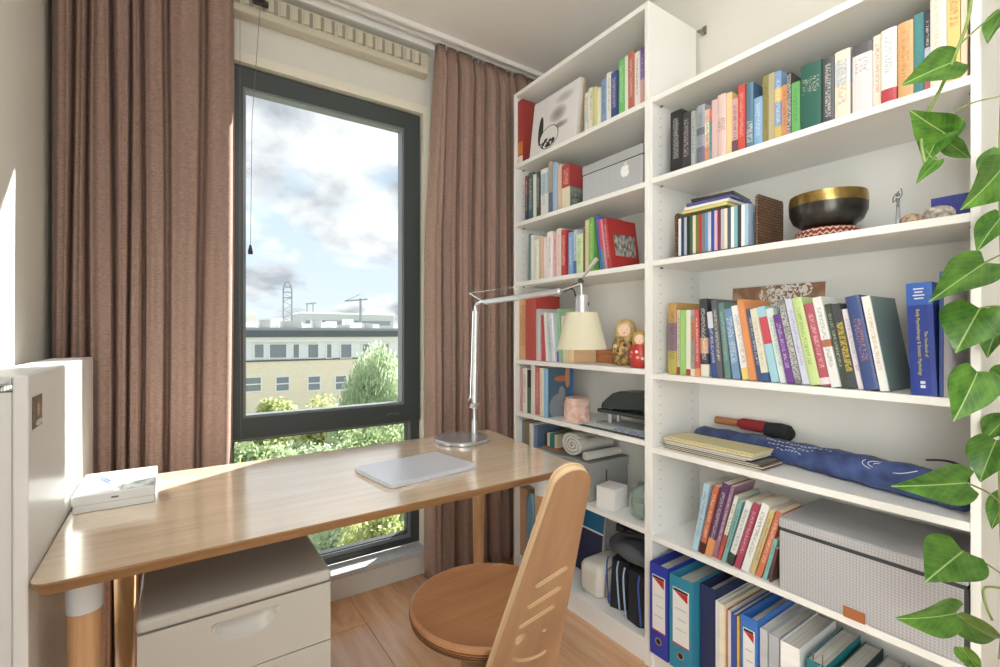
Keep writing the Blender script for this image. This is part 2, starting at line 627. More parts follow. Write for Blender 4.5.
M_BRICK, N_, L_, b_ = node_setup('beige_brickwork', 0.9)
tc = N_.new('ShaderNodeTexCoord'); br = N_.new('ShaderNodeTexBrick'); mp = N_.new('ShaderNodeMapping')
mp.inputs['Rotation'].default_value = (math.radians(90), 0, 0)
L_.new(tc.outputs['Object'], mp.inputs['Vector']); L_.new(mp.outputs[0], br.inputs['Vector'])
br.inputs['Color1'].default_value = C(246, 226, 196); br.inputs['Color2'].default_value = C(252, 238, 212); br.inputs['Mortar'].default_value = C(248, 240, 226)
br.inputs['Scale'].default_value = 1.0
br.inputs['Brick Width'].default_value = .22; br.inputs['Row Height'].default_value = .075; br.inputs['Mortar Size'].default_value = .01
L_.new(br.outputs['Color'], b_.inputs['Base Color'])
M_EXTW = mat('white_exterior_paint', C(246, 246, 244), 0.6)
M_EXTG = mat('pale_grey_cladding', C(240, 241, 246), 0.6)
M_EXTP = mat('dark_fascia', C(96, 102, 108), 0.6)
M_EXTGL = mat('facade_glass', C(140, 148, 158), 0.12, 0.0, 0.8)
M_ROOFING = mat('pale_roofing', C(196, 196, 192), 0.8)

FY = 40.0
bd = thing('apartment_building', 'long beige brick building with white windows across the courtyard', 'building', (12, FY + 5, GZ))
fz = lambda py, px=300: P(px, py, Y=FY).z
fx = lambda px: P(px, 380, Y=FY).x
obj('brick_wall', bx(-16, 40, FY, FY + 10, GZ, fz(360)), M_BRICK, bd)
obj('upper_storey', bx(-16, 40, FY + .05, FY + 10, fz(360), fz(341)), M_EXTG, bd)
obj('fascia', bx(-16.5, 40.5, FY - .5, FY + 10.5, fz(337), fz(330.5)), M_EXTP, bd)
obj('soffit_band', bx(-16, 40, FY - .25, FY + 10, fz(341.5), fz(337)), M_EXTW, bd)
obj('balcony_line', bx(-16, 40, FY - .08, FY + .1, fz(360.6), fz(359.2)), M_EXTP, bd)
obj('roof', bx(-16.5, 40.5, FY + 1.5, FY + 14, fz(331), fz(327.5)), M_ROOFING, bd)
def ext_window(pxc, py0, py1, w, cross=True, fr_=.10):
    xc = fx(pxc)
    z1, z0 = P(pxc, py0, Y=FY).z, P(pxc, py1, Y=FY).z
    w_ = obj('window', ring_wall(xc - w / 2, xc + w / 2, z0, z1, xc - w / 2 + fr_, xc + w / 2 - fr_, z0 + fr_, z1 - fr_, FY - .10, FY + .06), M_EXTW, bd)
    obj('pane', bx(xc - w / 2 + fr_, xc + w / 2 - fr_, FY - .03, FY + .04, z0 + fr_, z1 - fr_), M_EXTGL, w_)
    if cross:
        obj('glazing_bar', bx(xc - w / 2 + fr_, xc + w / 2 - fr_, FY - .08, FY - .02, (z0 + z1) / 2 - .04, (z0 + z1) / 2 + .05), M_EXTW, w_)
for i, pxc in enumerate((214, 252.5, 282.5, 314, 341, 369, 396, 424)):
    ext_window(pxc, 377 - i * .55, 393 - i * .65, 1.08 if i > 1 else 1.3)
for i, (pxc, w) in enumerate(((236, .9), (259, .75), (278, 1.3), (296, .55), (313, .9), (329, .5), (346, 1.0), (366, .8), (384, .9))):
    ext_window(pxc, 343.5, 358.5, w, False, .07)
for i, pxc in enumerate((226, 241, 256, 272, 281, 290, 300, 309, 319, 327, 337, 349, 356, 364, 372, 381, 390)):
    x = fx(pxc)
    h = (.45, .8, .55, .7, .35, .9, .6, .5)[i % 8]
    w = (.5, .35, .8, .4)[i % 4]
    obj('roof_unit', bx(x - w, x + w, FY + 3 + (i % 3), FY + 4.2 + (i % 3), fz(328), fz(328) + h, .05, 1), (M_ROOFING, M_EXTW, M_EXTG)[i % 3], bd)

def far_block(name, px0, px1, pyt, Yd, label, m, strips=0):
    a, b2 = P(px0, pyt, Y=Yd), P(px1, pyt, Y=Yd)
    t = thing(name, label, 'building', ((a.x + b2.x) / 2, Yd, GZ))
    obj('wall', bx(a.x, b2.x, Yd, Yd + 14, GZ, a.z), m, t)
    obj('parapet', bx(a.x - .3, b2.x + .3, Yd - .3, Yd + 14.3, a.z, a.z + .5), M_EXTW, t)
    z = a.z - 2.2
    for k in range(strips):
        obj('window_band', bx(a.x + 1, b2.x - 1, Yd - .12, Yd + .1, z - k * 3.2 - .7, z - k * 3.2 + .5), M_EXTGL, t)
    return t
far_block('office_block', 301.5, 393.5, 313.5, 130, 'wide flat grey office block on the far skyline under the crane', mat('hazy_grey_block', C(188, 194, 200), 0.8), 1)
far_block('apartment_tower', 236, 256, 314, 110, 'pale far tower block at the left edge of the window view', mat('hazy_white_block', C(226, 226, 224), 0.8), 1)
# lattice mast
mz = 100.0
mast = thing('lattice_mast', 'tall lattice mast with a rounded top on the skyline', 'mast', tuple(P(287.5, 330, Y=mz).xy) + (GZ,))
mm = mat('mast_steel', C(150, 156, 162), 0.6)
q0, q1 = P(283.2, 322, Y=mz), P(291.8, 322, Y=mz)
mt = P(287.5, 281, Y=mz).z
for xx in (q0.x, q1.x):
    obj('mast_leg', tube([(xx, mz, GZ), (xx, mz, mt - 2.2)], .13, 6), mm, mast)
zb = P(287, 322, Y=mz).z
nb = 7
for k in range(nb):
    za, zc = zb + (mt - 2.4 - zb) * k / nb, zb + (mt - 2.4 - zb) * (k + 1) / nb
    a, c = (q0.x, q1.x) if k % 2 else (q1.x, q0.x)
    obj('brace', tube([(a, mz, za), (c, mz, zc)], .07, 5), mm, mast)
arc = [(q0.x + (q1.x - q0.x) * (.5 - .5 * math.cos(math.pi * i / 12)), mz, mt - 2.2 + 2.0 * math.sin(math.pi * i / 12)) for i in range(13)]
obj('top_hoop', tube(arc, .16, 6), mm, mast)
for zq in (mt - 2.2, mt - 3.3, mt - 1.2):
    obj('ring_beam', tube([(q0.x, mz, zq), (q1.x, mz, zq)], .14, 6), mm, mast)
# tower crane
cy = 128.0
crn = thing('tower_crane', 'tower crane with a long horizontal jib above the office block', 'crane', tuple(P(360.5, 330, Y=cy).xy) + (GZ,))
ct, cb_ = P(360.5, 298.5, Y=cy), P(345, 301, Y=cy)
ce = P(367.5, 299.5, Y=cy)
obj('mast', tube([(ct.x, cy, GZ), (ct.x, cy, ct.z)], .32, 6), mm, crn)
obj('jib', tube([cb_, (ct.x, cy, ct.z - .4), ce], .24, 6), mm, crn)
obj('tie_bar', tube([cb_, (ct.x, cy, ct.z + 1.2), ce], .08, 5), mm, crn)
# roof plant frame left of the crane
rf = P(306.5, 313, Y=127)
gf = thing('roof_gantry', 'small steel gantry standing on the office block roof', 'gantry', (rf.x, 127, rf.z))
for px_ in (307, 313):
    p_ = P(px_, 313, Y=131.)
    obj('post', tube([(p_.x, 131, p_.z - 1), (p_.x, 131, p_.z + 2.6)], .16, 6), mm, gf)
pa, pb = P(306, 304, Y=131.), P(316, 303, Y=131.)
obj('beam', tube([pa, pb], .2, 6), mm, gf)

# trees
def leaf_mat(name, c1, c2):
    m, N, L, b = node_setup(name, 0.6)
    tc = N.new('ShaderNodeTexCoord')
    nz = N.new('ShaderNodeTexNoise'); nz.inputs['Scale'].default_value = 1.4; nz.inputs['Detail'].default_value = 4
    L.new(tc.outputs['Object'], nz.inputs['Vector'])
    rp = N.new('ShaderNodeValToRGB')
    rp.color_ramp.elements[0].position = .35; rp.color_ramp.elements[1].position = .65
    rp.color_ramp.elements[0].color = c1; rp.color_ramp.elements[1].color = c2
    L.new(nz.outputs['Fac'], rp.inputs[0]); L.new(rp.outputs[0], b.inputs['Base Color'])
    t = N.new('ShaderNodeBsdfTranslucent'); L.new(rp.outputs[0], t.inputs['Color'])
    mx = N.new('ShaderNodeMixShader'); mx.inputs[0].default_value = .45
    L.new(b.outputs[0], mx.inputs[1]); L.new(t.outputs[0], mx.inputs[2])
    L.new(mx.outputs[0], N['Material Output'].inputs['Surface'])
    return m
M_LEAF = [leaf_mat('tree_leaves_green', C(140, 160, 112), C(182, 196, 150)),
          leaf_mat('tree_leaves_yellow', C(170, 180, 120), C(206, 210, 156)),
          leaf_mat('tree_leaves_pale', C(172, 190, 154), C(208, 218, 188))]
M_BARK = mat('tree_bark', C(110, 98, 82), 0.9)
def tree(name, label, x, y, top, rx, rz, nleaf, seed, m, willow=False, leaf=.16):
    rnd = random.Random(seed)
    t = thing(name, label, 'tree', (x, y, GZ), 'trees in the courtyard')
    zc = top - rz
    obj('trunk', tube(curve_pts([(x, y, GZ), (x + .15, y, (GZ + zc) / 2), (x - .1, y + .1, zc + rz * .3)], 8), [.22] * 3 + [.16] * 3 + [.1] * 3 if False else .17, 8), M_BARK, t)
    vs, fs = [], []
    def quad(p, s, down=False):
        n = Vector((rnd.uniform(-1, 1), rnd.uniform(-1, 1), rnd.uniform(-1, 1))).normalized()
        u = n.orthogonal().normalized()
        if down:
            u = Vector((rnd.uniform(-.25, .25), rnd.uniform(-.25, .25), -1)).normalized()
            n = u.orthogonal().normalized()
            n.rotate(Matrix.Rotation(rnd.uniform(0, 6.28), 3, u))
        w = n.cross(u)
        a, c = s * 1.0, s * (.28 if down else .55)
        i = len(vs)
        vs.extend([p - u * a, p + w * c, p + u * a, p - w * c])
        fs.append((i, i + 1, i + 2, i + 3))
    if willow:
        for _ in range(nleaf // 26):
            th, r = rnd.uniform(0, 6.283), math.sqrt(rnd.random())
            hz = top - rz * .9 * r * r - rnd.uniform(0, .5)
            ln = rnd.uniform(.35, 1.0) * rz * 1.5
            px_, py_ = x + rx * r * math.cos(th), y + rx * r * math.sin(th)
            for k in range(26):
                f = k / 26
                quad(Vector((px_ + rnd.gauss(0, .07) + .15 * f * math.cos(th), py_ + rnd.gauss(0, .07), hz - ln * f)), leaf * rnd.uniform(.7, 1.3), True)
    else:
        blobs = []
        for _ in range(26):
            d = Vector((rnd.gauss(0, 1), rnd.gauss(0, 1), rnd.gauss(0, .9))).normalized() * rnd.uniform(.25, .85)
            blobs.append((Vector((x + d.x * rx, y + d.y * rx, zc + d.z * rz)), rnd.uniform(.28, .5)))
        for _ in range(nleaf):
            c, r = rnd.choice(blobs)
            d = Vector((rnd.gauss(0, 1), rnd.gauss(0, 1), rnd.gauss(0, 1))).normalized() * (rnd.random() ** .4)
            quad(c + Vector((d.x * rx * r, d.y * rx * r, d.z * rz * r)), leaf * rnd.uniform(.6, 1.3))
    obj('crown', (vs, fs), m, t)
tree('willow_tree', 'drooping pale green willow at the right of the window view', P(378, 380, Y=18).x, 18, .85, 2.0, 4.6, 52000, 5, M_LEAF[2], True, .09)
tree('courtyard_tree', 'yellowish tree in front of the brick building, left of the willow', P(278, 400, Y=29).x, 29, P(284, 395, Y=29).z, 1.9, 2.2, 12000, 2, M_LEAF[1], False, .13)
tree('courtyard_tree', 'round yellow tree just left of the willow', P(328, 400, Y=25).x, 25, P(326, 396, Y=25).z, 1.8, 2.2, 12000, 9, M_LEAF[1], False, .12)
tree('courtyard_tree', 'green tree seen under the transom at the left of the pane', P(256, 440, Y=13).x, 13, P(262, 424, Y=13).z, 1.25, 1.6, 14000, 13, M_LEAF[0], False, .075)
tree('courtyard_tree', 'pale tree seen under the transom at the middle of the pane', P(322, 440, Y=15).x, 15, P(318, 414, Y=15).z, 1.5, 2.1, 16000, 17, M_LEAF[2], False, .08)
tree('courtyard_tree', 'green tree below the willow at the right of the lower pane', P(384, 430, Y=12).x, 12, P(372, 417, Y=12).z, 1.35, 1.9, 16000, 21, M_LEAF[0], False, .07)
tree('courtyard_tree', 'low yellow-green tree seen beneath the desk through the lower pane', P(398, 520, Y=7.5).x, 7.5, P(392, 494, Y=7.5).z, .95, 1.3, 14000, 25, M_LEAF[1], False, .055)
tree('courtyard_tree', 'low pale tree beside the drawer unit in the lower pane view', P(330, 520, Y=11).x, 11, P(338, 512, Y=11).z, .9, 1.3, 10000, 29, M_LEAF[2], False, .06)
# ---------------------------------------------------------------- bookcases
XF, XB = 1.3435, 1.6235
YL, YM, YR = 1.840, 1.056, 0.240
PT = 0.016
ZL = dict(s1=1.949, s2=1.670, s3=1.388, s4=1.020, s5=0.773, s6=0.468, s7=0.087)
ZR = dict(A=1.950, B=1.674, C=1.392, D=1.008, E=0.756, Fs=0.457, G=0.087)
def bookcase(name, label, y0, y1, shelves, side_l, side_r, seam=None):
    """y0 < y1; side_l is the height of the panel towards the window"""
    t = thing(name, label, 'bookcase', (1.48, (y0 + y1) / 2, 0))
    def panel(ya, yb, h):
        cuts = [0, h] if seam is None else [0, seam, h]
        for a, b in zip(cuts, cuts[1:]):
            obj('side_panel', bx(XF, XB, ya, yb, a + (.0006 if a else 0), b, .0012, 1), M_SHELF, t)
    panel(y1 - PT, y1, side_l)
    panel(y0, y0 + PT, side_r)
    obj('back_panel', bx(XB - .006, XB, y0 + PT, y1 - PT, .06, max(side_l, side_r) - .001), M_SHELF, t)
    obj('plinth', bx(XF + .008, XF + .024, y0 + PT, y1 - PT, 0, .069), M_SHELF, t)
    for z in shelves:
        o = obj('shelf', bx(XF + .001, XB - .006, y0 + PT, y1 - PT, z - .019, z, .0012, 1), M_SHELF, t)
    # drilled rows of shelf-pin holes on the inner faces
    bm = bmesh.new()
    for yy, sgn in ((y0 + PT, 1), (y1 - PT, -1)):
        for xx in (XF + .045, XB - .05):
            z = .16
            while z < min(side_l, side_r) - .05:
                if all(not (s - .03 < z < s + .008) for s in shelves):
                    c = bmesh.ops.create_circle(bm, cap_ends=True, segments=8, radius=.0026)
                    bmesh.ops.rotate(bm, verts=c['verts'], cent=(0, 0, 0), matrix=Matrix.Rotation(math.radians(90), 3, 'X'))
                    bmesh.ops.translate(bm, verts=c['verts'], vec=(xx, yy + sgn * .0004, z))
                z += .032
    h = obj('pin_holes', bm, mat('pin_hole_shadow', C(160, 155, 146), 0.9), t)
    h['kind'] = 'stuff'
    pinm = mat('shelf_pin_metal', C(150, 150, 150), 0.35, 0.9)
    for z in shelves:
        for yy, sgn in ((y0 + PT, 1), (y1 - PT, -1)):
            obj('shelf_pin', tube([(XF + .045, yy, z - .0225), (XF + .045, yy + sgn * .010, z - .0225)], .003, 8), pinm, t)
    return t
case_l = bookcase('bookcase', 'tall white bookcase with top extension between curtain and lower bookcase', YM, YL, list(ZL.values()) + [2.289], 2.289, 2.289, 1.9505)
case_r = bookcase('bookcase', 'lower white bookcase beside the trailing plant, binders on its bottom board', YR, YM, list(ZR.values()), 1.9505, 1.9505)
br_ = thing('wall_bracket', 'small metal angle bracket fixing the tall bookcase to wall', 'bracket', (1.63, 1.05, 2.27))
obj('plate', bx(1.60, 1.638, 1.024, 1.039, 2.262, 2.266), mat('zinc', C(150, 146, 138), 0.4, 0.8), br_)
obj('upright', bx(1.634, 1.639, 1.024, 1.039, 2.262, 2.292), mat('zinc', C(150, 146, 138), 0.4, 0.8), br_)

# ---------------------------------------------------------------- curtains
M_CURT, N_, L_, b_ = node_setup('brown_curtain_cloth', 0.9, 0, 0.15)
tc = N_.new('ShaderNodeTexCoord')
wv = N_.new('ShaderNodeTexNoise'); mp = N_.new('ShaderNodeMapping')
mp.inputs['Scale'].default_value = (90, 90, 520)
L_.new(tc.outputs['Object'], mp.inputs['Vector']); L_.new(mp.outputs[0], wv.inputs['Vector'])
wv.inputs['Scale'].default_value = 1.0; wv.inputs['Detail'].default_value = 3
rp = N_.new('ShaderNodeValToRGB')
rp.color_ramp.elements[0].position = .3; rp.color_ramp.elements[1].position = .7
rp.color_ramp.elements[0].color = C(148, 122, 110); rp.color_ramp.elements[1].color = C(184, 156, 144)
L_.new(wv.outputs['Fac'], rp.inputs[0]); L_.new(rp.outputs[0], b_.inputs['Base Color'])
bp = N_.new('ShaderNodeBump'); bp.inputs['Strength'].default_value = .25; bp.inputs['Distance'].default_value = .001
L_.new(wv.outputs['Fac'], bp.inputs['Height']); L_.new(bp.outputs[0], b_.inputs['Normal'])
tl_ = N_.new('ShaderNodeBsdfTranslucent'); L_.new(rp.outputs[0], tl_.inputs['Color'])
mx_ = N_.new('ShaderNodeMixShader'); mx_.inputs[0].default_value = .12
L_.new(b_.outputs[0], mx_.inputs[1]); L_.new(tl_.outputs[0], mx_.inputs[2]); L_.new(mx_.outputs[0], N_['Material Output'].inputs['Surface'])

def curtain(label, x0, x1, nf, seed, edge=None, edge0=None, z0=.018, z1=2.494):
    rnd = random.Random(seed)
    t = thing('curtain', label, 'curtain', ((x0 + x1) / 2, 1.975, z0))
    nx, nz = nf * 26, 44
    # uneven fold borders
    w = [rnd.uniform(.45, 1.7) for _ in range(nf)]
    cum = [0]
    for v in w:
        cum.append(cum[-1] + v / sum(w))
    amp = [rnd.uniform(.75, 1.15) for _ in range(nf)]
    skew = [rnd.uniform(.6, 1.6) for _ in range(nf)]
    sway = [rnd.uniform(-1, 1) for _ in range(nf + 1)]
    ph = [rnd.uniform(0, 6.28) for _ in range(nf + 1)]
    vs, fs = [], []
    for iz in range(nz + 1):
        v = iz / nz
        z = z0 + (z1 - z0) * v
        top = max(0.0, (v - .955) / .045)
        bord = []
        for k in range(nf + 1):
            b_x = cum[k]
            if 0 < k < nf:
                b_x += (sway[k] * .020 * (1 - v) + .010 * math.sin(v * 5 + ph[k])) * (1 - top)
            bord.append(b_x)
        for k in range(nf):
            for i in range(26):
                u = i / 26
                q_ = min(1.0, max(0.0, (abs(math.sin(math.pi * u)) - .20) / .42))
                f = q_ * q_ * (3 - 2 * q_) * (.66 + .34 * math.sin(math.pi * (u ** skew[k])))
                f = f * (1 - .12 * math.sin(3 * math.pi * u + ph[k]) ** 2)
                a = .074 * amp[k] * (.80 + .20 * (1 - v)) * (1 - .55 * top)
                x = x0 + (x1 - x0) * (bord[k] + (bord[k + 1] - bord[k]) * (u - .06 * math.sin(2 * math.pi * u)))
                if edge and (x1 - x0):
                    x += edge(v) * ((bord[k] + (bord[k + 1] - bord[k]) * u) ** 3)
                if edge0:
                    x += edge0(v) * (1 - (bord[k] + (bord[k + 1] - bord[k]) * u)) ** 4
                y = 2.005 - a * f - .006 * math.sin(9 * v + ph[k]) * f
                vs.append((x, y, z))
        vs.append((x1 + (edge(v) if edge else 0), 2.005, z))
    row = nf * 26 + 1
    for iz in range(nz):
        for i in range(row - 1):
            a = iz * row + i
            fs.append((a, a + 1, a + 1 + row, a + row))
    o = obj('cloth', (vs, fs), M_CURT, t, smooth=2)
    md = o.modifiers.new('thickness', 'SOLIDIFY'); md.thickness = .0016
    # header tape with hooks
    obj('header_tape', bx(x0 + (.07 if edge0 else .004), x1 - .004, 2.006, 2.0095, 2.415, 2.488), M_CURT, t)
    hk = mat('curtain_hook', C(225, 225, 222), 0.4)
    for k in range(nf):
        x = x0 + (x1 - x0) * (cum[k] + cum[k + 1]) / 2
        obj('hook', tube([(x, 1.985, 2.478), (x, 1.985, 2.4955)], .0022, 6), hk, t)
    return t
curtain('brown pleated curtain hanging left of the window beside the radiator', WX0 + .014, .172, 8, 4, edge=lambda v: .018 * math.sin(2.2 * v) - .004)
curtain('brown pleated curtain hanging between the window and the tall bookcase', .955, 1.615, 9, 11, edge0=lambda v: .055 * max(0, v - .62) / .38)

# ---------------------------------------------------------------- radiator
RX0, RX1, RY0, RY1, RZ0, RZ1 = -.316, -.205, 1.128, 1.926, .14, 1.072
M_RAD = mat('white_radiator_enamel', C(238, 238, 235), 0.28)
rad = thing('radiator', 'white flat panel radiator on the left wall against the desk', 'radiator', (RX0, (RY0 + RY1) / 2, RZ0))
obj('front_panel', bx(RX1 - .020, RX1, RY0, RY1, RZ0, RZ1, .003), M_RAD, rad)
obj('back_panel', bx(RX0 + .004, RX0 + .020, RY0 + .004, RY1 - .004, RZ0, RZ1 - .004, .003), M_RAD, rad)
for yy in (RY0 + .006, RY1 - .010):
    obj('side_cover', bx(RX0 + .020, RX1 - .021, yy, yy + .004, RZ0 + .01, RZ1 - .028, .001, 1), M_RAD, rad)
fm = bpy.data.meshes.new('grille_slat')
b0 = bx(-.038, .038, -.0035, .0035, -.014, 0, .001, 1); b0.to_mesh(fm); b0.free(); fm.materials.append(M_RAD)
ns = 34
for i in range(ns):
    link_mesh('grille_slat', fm, ((RX0 + RX1) / 2 + .0, RY0 + .018 + (RY1 - RY0 - .036) * i / (ns - 1), RZ1 - .001), (0, 0, math.radians(18)), parent=rad)
for xx in (RX0 + .018, (RX0 + RX1) / 2, RX1 - .024):
    obj('grille_rail', bx(xx - .0015, xx + .0015, RY0 + .01, RY1 - .01, RZ1 - .016, RZ1 - .004), M_RAD, rad)
fin = mat('convector_fin', C(150, 150, 146), 0.5)
for i in range(9):
    yy = RY0 + .02 + i * .018
    obj('convector_fin', bx(RX0 + .024, RX1 - .024, yy, yy + .001, RZ0 + .03, RZ1 - .04), fin, rad)
for yy in (RY0 + .16, RY1 - .16):
    obj('bracket_foot', bx(RX0 - .006, RX0 + .05, yy - .012, yy + .012, .0, RZ0 + .03, .002), M_RAD, rad)
# photo stuck on it
pm, N_, L_, b_ = node_setup('snapshot_print', 0.3)
tc = N_.new('ShaderNodeTexCoord'); sp = N_.new('ShaderNodeSeparateXYZ'); L_.new(tc.outputs['Generated'], sp.inputs[0])
nz = N_.new('ShaderNodeTexNoise'); nz.inputs['Scale'].default_value = 4; L_.new(tc.outputs['Generated'], nz.inputs['Vector'])
rp = N_.new('ShaderNodeValToRGB'); rp.color_ramp.elements[0].color = C(58, 66, 52); rp.color_ramp.elements[1].color = C(120, 104, 90)
rp.color_ramp.elements[0].position = .4; rp.color_ramp.elements[1].position = .62
L_.new(nz.outputs['Fac'], rp.inputs[0])
def ell(N, L, sp, cy, cz, ry, rz, a='Y', c='Z'):
    u = math_node(N, L, 'DIVIDE', math_node(N, L, 'SUBTRACT', sp.outputs[a], cy), ry)
    v = math_node(N, L, 'DIVIDE', math_node(N, L, 'SUBTRACT', sp.outputs[c], cz), rz)
    d = math_node(N, L, 'ADD', math_node(N, L, 'MULTIPLY', u, u), math_node(N, L, 'MULTIPLY', v, v))
    return math_node(N, L, 'LESS_THAN', d, 1.0), d
e1, _ = ell(N_, L_, sp, .62, .58, .16, .26)
col = mix_node(N_, L_, e1, rp.outputs[0], C(206, 160, 96))
e2, _ = ell(N_, L_, sp, .66, .80, .13, .10)
col = mix_node(N_, L_, e2, col, C(150, 96, 70))
e3, _ = ell(N_, L_, sp, .7, .12, .35, .10)
col = mix_node(N_, L_, e3, col, C(214, 218, 226))
L_.new(col, b_.inputs['Base Color'])
a_, b2_ = P(32, 430, X=RX1), P(41.5, 390, X=RX1)
ph = thing('photo_print', 'small colour snapshot stuck to the radiator front', 'photograph', (RX1, a_.y, a_.z))
obj('print', bx(RX1 + .0002, RX1 + .0008, a_.y, b2_.y, a_.z, b2_.z - .006), pm, ph)

# ---------------------------------------------------------------- desk
DZ, DT = .720, .024
def rounded_poly(corners, r, seg=8):
    out = []
    n = len(corners)
    for i in range(n):
        p = Vector(corners[i]); a = Vector(corners[i - 1]); b = Vector(corners[(i + 1) % n])
        u, v = (a - p).normalized(), (b - p).normalized()
        ang = u.angle(v)
        d = r / math.tan(ang / 2)
        c = p + (u + v).normalized() * (r / math.sin(ang / 2))
        s, e = p + u * d, p + v * d
        a0 = math.atan2(*(s - c).yx); a1 = math.atan2(*(e - c).yx)
        da = (a1 - a0 + math.pi) % (2 * math.pi) - math.pi
        for k in range(seg + 1):
            t = a0 + da * k / seg
            out.append((c.x + r * math.cos(t), c.y + r * math.sin(t)))
    return out
desk = thing('desk', 'pale oak desk on round legs between the radiator and the bookcases', 'desk', (.45, 1.43, 0))
dc = [(-.203, 1.098), (1.078, 1.106), (1.150, 1.765), (-.203, 1.772)]
def offset_poly(pl, d):
    cx = sum(p[0] for p in pl) / len(pl); cy = sum(p[1] for p in pl) / len(pl)
    out = []
    n = len(pl)
    for i in range(n):
        a, b = Vector(pl[i - 1]), Vector(pl[(i + 1) % n])
        tdir = (b - a).normalized()
        nn = Vector((-tdir.y, tdir.x))
        if nn.dot(Vector((cx, cy)) - Vector(pl[i])) < 0:
            nn = -nn
        out.append(tuple(Vector(pl[i]) + nn * d))
    return out
top = rounded_poly(dc, .028)
M_OAKEDGE = wood_mat('oak_edge', C(140, 104, 66), C(164, 126, 86), 0.45, grain=(6.0, 60.0, 60.0))
bm = bmesh.new()
levels = [(offset_poly(top, .0015), 0), (top, -.0015), (top, -.004), (offset_poly(top, .011), -DT), ]
rings = [[bm.verts.new((x, y, DZ + dz)) for x, y in pl] for pl, dz in levels]
bm.faces.new(rings[0]).material_index = 0
for a, b in zip(rings, rings[1:]):
    for i in range(len(a)):
        j = (i + 1) % len(a)
        f = bm.faces.new((a[i], a[j], b[j], b[i]))
        f.material_index = 1
bm.faces.new(rings[-1][::-1]).material_index = 1
dt = obj('table_top', bm, M_OAK, desk)
dt.data.materials.append(M_OAKEDGE)
M_SLEEVE = mat('white_leg_sleeve', C(226, 230, 230), 0.4)
leg_prof = [(0, 0), (.0165, 0), (.018, .004), (.027, DZ - DT - .06), (.027, DZ - DT), (0, DZ - DT)]
for i, (x, y) in enumerate(((-.140, 1.200), (1.000, 1.205), (-.112, 1.690), (1.022, 1.640))):
    lg = obj('leg', lathe(leg_prof, 24, (x, y, 0)), M_OAKLEG, desk, True)
    if i < 2:
        obj('leg_sleeve', lathe([(.0268, .618), (.0276, .618), (.0285, DZ - DT - .001), (.0268, DZ - DT - .001)], 28, (x, y, 0)), M_SLEEVE, lg, True)
ub = ring_wall(-.10, .98, 1.235, 1.655, -.07, .95, 1.265, 1.625, 0, .03)
for v in ub.verts:
    v.co = Vector((v.co.x, v.co.z, DZ - DT - .0005 - v.co.y))
obj('underframe', ub, M_OAKLEG, desk)

# ---------------------------------------------------------------- drawer unit
M_DRAW = mat('off_white_drawer_lacquer', C(190, 187, 178), 0.25)
DX0, DX1, DY0, DY1, DTOP = -.060, .312, 1.172, 1.70, .578
du = thing('drawer_unit', 'off-white drawer unit with scooped grips under the desk', 'drawer unit', ((DX0 + DX1) / 2, (DY0 + DY1) / 2, 0))
obj('carcass', bx(DX0, DX1, DY0 + .020, DY1, .045, DTOP - .002, .004), M_DRAW, du)
obj('top_lid', bx(DX0 - .001, DX1 + .001, DY0 - .002, DY1 + .001, DTOP - .028, DTOP, .008, 3), M_DRAW, du)
def drawer_front(z0, z1):
    nx, nz = 56, 30
    w = DX1 - DX0 - .002
    vs, fs = [], []
    cx, hw, dh = (DX0 + DX1) / 2 + .006, .062, .050
    for j in range(nz + 1):
        z = z0 + (z1 - z0) * j / nz
        for i in range(nx + 1):
            x = DX0 + .001 + w * i / nx
            ztop = z1 - .020
            u = (x - cx) / hw
            d = 0.0
            if abs(u) < 1 and z < ztop:
                low = ztop - dh * math.sqrt(1 - u * u)
                if z > low:
                    s = (z - low) / (ztop - low + 1e-6)
                    d = .016 * math.sin(s * math.pi / 2) ** 1.3 * (1 - u * u) ** .4
            vs.append((x, DY0 + d, z))
    for j in range(nz):
        for i in range(nx):
            a = j * (nx + 1) + i
            fs.append((a, a + 1, a + nx + 2, a + nx + 1))
    o = obj('drawer', (vs, fs), M_DRAW, du)
    md = o.modifiers.new('thickness', 'SOLIDIFY'); md.thickness = .018; md.offset = -1.0
    return o
zt = DTOP - .030
for k in range(4):
    hgt = .1385 if k < 3 else .095
    drawer_front(zt - hgt + .0015, zt - .0008)
    zt -= hgt
for x in (DX0 + .05, DX1 - .05):
    for y in (DY0 + .06, DY1 - .05):
        cs = lathe([(0, -.011), (.021, -.011), (.023, -.006), (.023, .006), (.021, .011), (0, .011)], 20)
        bmesh.ops.rotate(cs, verts=cs.verts, cent=(0, 0, 0), matrix=Matrix.Rotation(math.radians(90), 3, 'Y'))
        bmesh.ops.translate(cs, verts=cs.verts, vec=(x, y, .023))
        obj('caster', cs, M_BLACK, du, True)

# ---------------------------------------------------------------- chair
M_PLY = wood_mat('birch_plywood', C(132, 98, 72), C(156, 122, 92), 0.36, grain=(26.0, 3.0, 26.0))
M_SEAT = wood_mat('varnished_ply_seat', C(164, 114, 78), C(188, 138, 98), 0.33, grain=(3.0, 26.0, 26.0))
M_PLYEDGE = wood_mat('plywood_edge', C(196, 160, 118), C(226, 198, 160), 0.5, grain=(3.0, 3.0, 300.0))
fdir = (Vector((SN, CS, 0)) * .945 + Vector((CS, -SN, 0)) * -.327).normalized()     # where the chair faces
sdir = Vector((fdir.y, -fdir.x, 0))                                                   # its right-hand side
base = Vector((.585, .775, .463))
seat_c = Vector((.655, 1.010, .470))
chair = thing('desk_chair', 'plywood chair with round seat and slotted tapering backrest at the desk', 'chair', (seat_c.x, seat_c.y, 0))
seat = obj('seat', lathe([(0, -.034), (.170, -.034), (.184, -.030), (.190, -.020), (.194, -.006), (.193, 0), (.186, .003), (.178, -.003), (.10, -.006), (0, -.007)], 64, seat_c), M_SEAT, chair, True)
